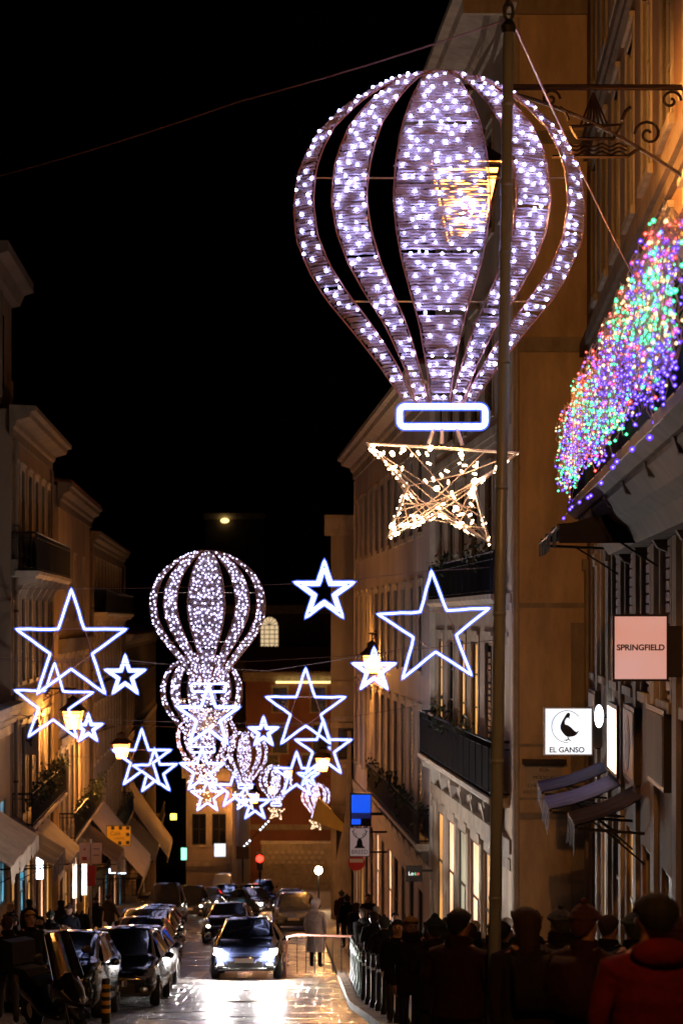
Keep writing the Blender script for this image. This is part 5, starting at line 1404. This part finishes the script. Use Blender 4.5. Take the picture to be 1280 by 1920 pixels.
GNAME = dict(collar='coat_collar', hood='coat_hood', scarf='scarf', pack='backpack')
GARM = {}
def garment(kind, cl):
    if (kind, cl) in GARM: return GARM[(kind, cl)]
    m = MB(); N = 20
    def ring(a, b, z, tilt=0, cy=.0): return [(a * cos(2 * pi * k / N), cy + b * sin(2 * pi * k / N), z + tilt * sin(2 * pi * k / N)) for k in range(N)]
    def shell(rings):
        for p, q in zip(rings, rings[1:]):
            for k in range(N): m.quad(p[k], p[(k + 1) % N], q[(k + 1) % N], q[k])
    # padded shoulders and a loose hanging body of the coat, open at the hem
    shell([ring(.07, .075, 1.475, .02), ring(.15, .11, 1.452, .01), ring(.215, .135, 1.41), ring(.232, .15, 1.35), ring(.222, .165, 1.22), ring(.212, .165, 1.08), ring(.215, .175, .95), ring(.235, .19, cl + .02), ring(.225, .18, cl)])
    if kind == 'collar': shell([ring(.085, .085, 1.45, .01), ring(.088, .092, 1.50, .02), ring(.098, .105, 1.545, .03), ring(.104, .112, 1.54, .03), ring(.115, .115, 1.46)])
    if kind == 'hood':
        m.ball((0, .085, 1.47), .12, 12, 7, (1.15, .75, .75)); shell([ring(.09, .09, 1.45, .01), ring(.10, .10, 1.51, .03), ring(.12, .12, 1.47)])
    if kind == 'scarf':
        for z, r in ((1.475, .098), (1.515, .092), (1.55, .088)): m.tube([(r * cos(2 * pi * k / 14), r * 1.05 * sin(2 * pi * k / 14), z + .012 * sin(k * 1.7)) for k in range(14)], .03, 6, closed=True)
    if kind == 'pack':
        m.prism([(.15, 1.0), (.29, 1.02), (.32, 1.2), (.29, 1.38), (.2, 1.44), (.14, 1.42)], -.15, .15, 'x')
        for s_ in (1, -1): m.tube([(s_ * .1, .16, 1.42), (s_ * .12, .03, 1.475), (s_ * .13, -.14, 1.36), (s_ * .15, -.15, 1.15)], .02, 5)
        shell([ring(.085, .085, 1.45, .01), ring(.09, .095, 1.53, .02), ring(.11, .11, 1.46)])
    GARM[(kind, cl)] = m.mesh(GNAME[kind], 'coat_black', True); return GARM[(kind, cl)]
person('person in a bright red padded coat, nearest at the bottom right corner', 1.62, 11, AWAY + .1, 'coat_red', 'short', 'hair_black', 0, .72, .95, 1.25, gtype='hood')
person('person with fair hair on the left pavement behind the scooter', P(57, 1720, 36).x, 36, .5, 'coat_black', 'short', 'hair_blond', 0, .86, 1.0, 1)
person('person in a white hooded coat standing by the crossing rail', P(592, 1730, 56).x, 56, AWAY - .3, 'coat_white', 'hood', 'coat_white', 0, .72, 1.0, 1.05, trouser='trouser_dark', gtype='hood', gcl=.42)
GP = 'crowd walking on the pavements'
rnd = random.Random(23)
coats = ['black', 'charcoal', 'brown', 'navy', 'green', 'maroon', 'grey', 'tan']
heads = [('short', 'hair_black', 'short black hair'), ('long', 'hair_brown', 'long brown hair'), ('beanie', 'knit_grey', 'a grey knit hat'), ('short', 'hair_brown', 'short brown hair'),
         ('long', 'hair_black', 'long black hair'), ('beanie', 'knit_red', 'a red knit hat'), ('short', 'hair_grey', 'grey hair'), ('beanie', 'knit_green', 'a green knit hat'), ('long', 'hair_blond', 'long fair hair')]
combos = [(c, h) for c in coats for h in range(len(heads))]; rnd.shuffle(combos)
# keep pale coats rare near the camera
combos.sort(key=lambda q: (q[0] in ('tan', 'grey')) * 40 + rnd.random() * 50)
spots = [(1095, 14.5), (985, 16), (1190, 17.5), (860, 17.2), (1050, 19), (1140, 20.5), (940, 21), (1265, 16.2), (815, 22.5), (1000, 24), (880, 25.5), (1085, 26), (770, 27.5), (925, 29), (840, 31),
         (985, 32), (745, 33.5), (890, 35), (805, 37), (950, 38.5), (720, 40), (850, 41.5), (770, 44), (700, 46.5), (815, 47), (740, 50), (680, 53), (705, 58), (668, 62), (650, 68), (690, 71), (640, 78)]
for i, (px, Y) in enumerate(spots):
    c, hi = combos[i % len(combos)]; st, hm, ht = heads[hi]
    face = rnd.random() < .4 and Y > 27
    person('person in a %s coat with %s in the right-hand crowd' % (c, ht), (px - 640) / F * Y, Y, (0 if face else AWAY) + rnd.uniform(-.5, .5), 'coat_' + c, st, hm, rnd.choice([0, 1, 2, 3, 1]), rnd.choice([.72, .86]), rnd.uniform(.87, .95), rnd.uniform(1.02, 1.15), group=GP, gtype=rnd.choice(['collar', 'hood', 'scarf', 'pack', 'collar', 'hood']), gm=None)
lspots = [(15, 34), (25, 45), (95, 52), (130, 55), (150, 58), (75, 47), (115, 62), (180, 70), (205, 75), (20, 58), (55, 64)]
for i, (px, Y) in enumerate(lspots):
    c, hi = combos[40 + i]; st, hm, ht = heads[hi]
    person('person in a %s coat with %s on the left pavement' % (c, ht), (px - 640) / F * Y, Y, rnd.uniform(-.8, .8) + (0 if i % 2 else AWAY), 'coat_' + c, st, hm, rnd.choice([0, 1, 2, 3]), rnd.choice([.72, .86]), rnd.uniform(.87, .94), 1.08, group=GP, gtype=rnd.choice(['collar', 'hood', 'scarf']))
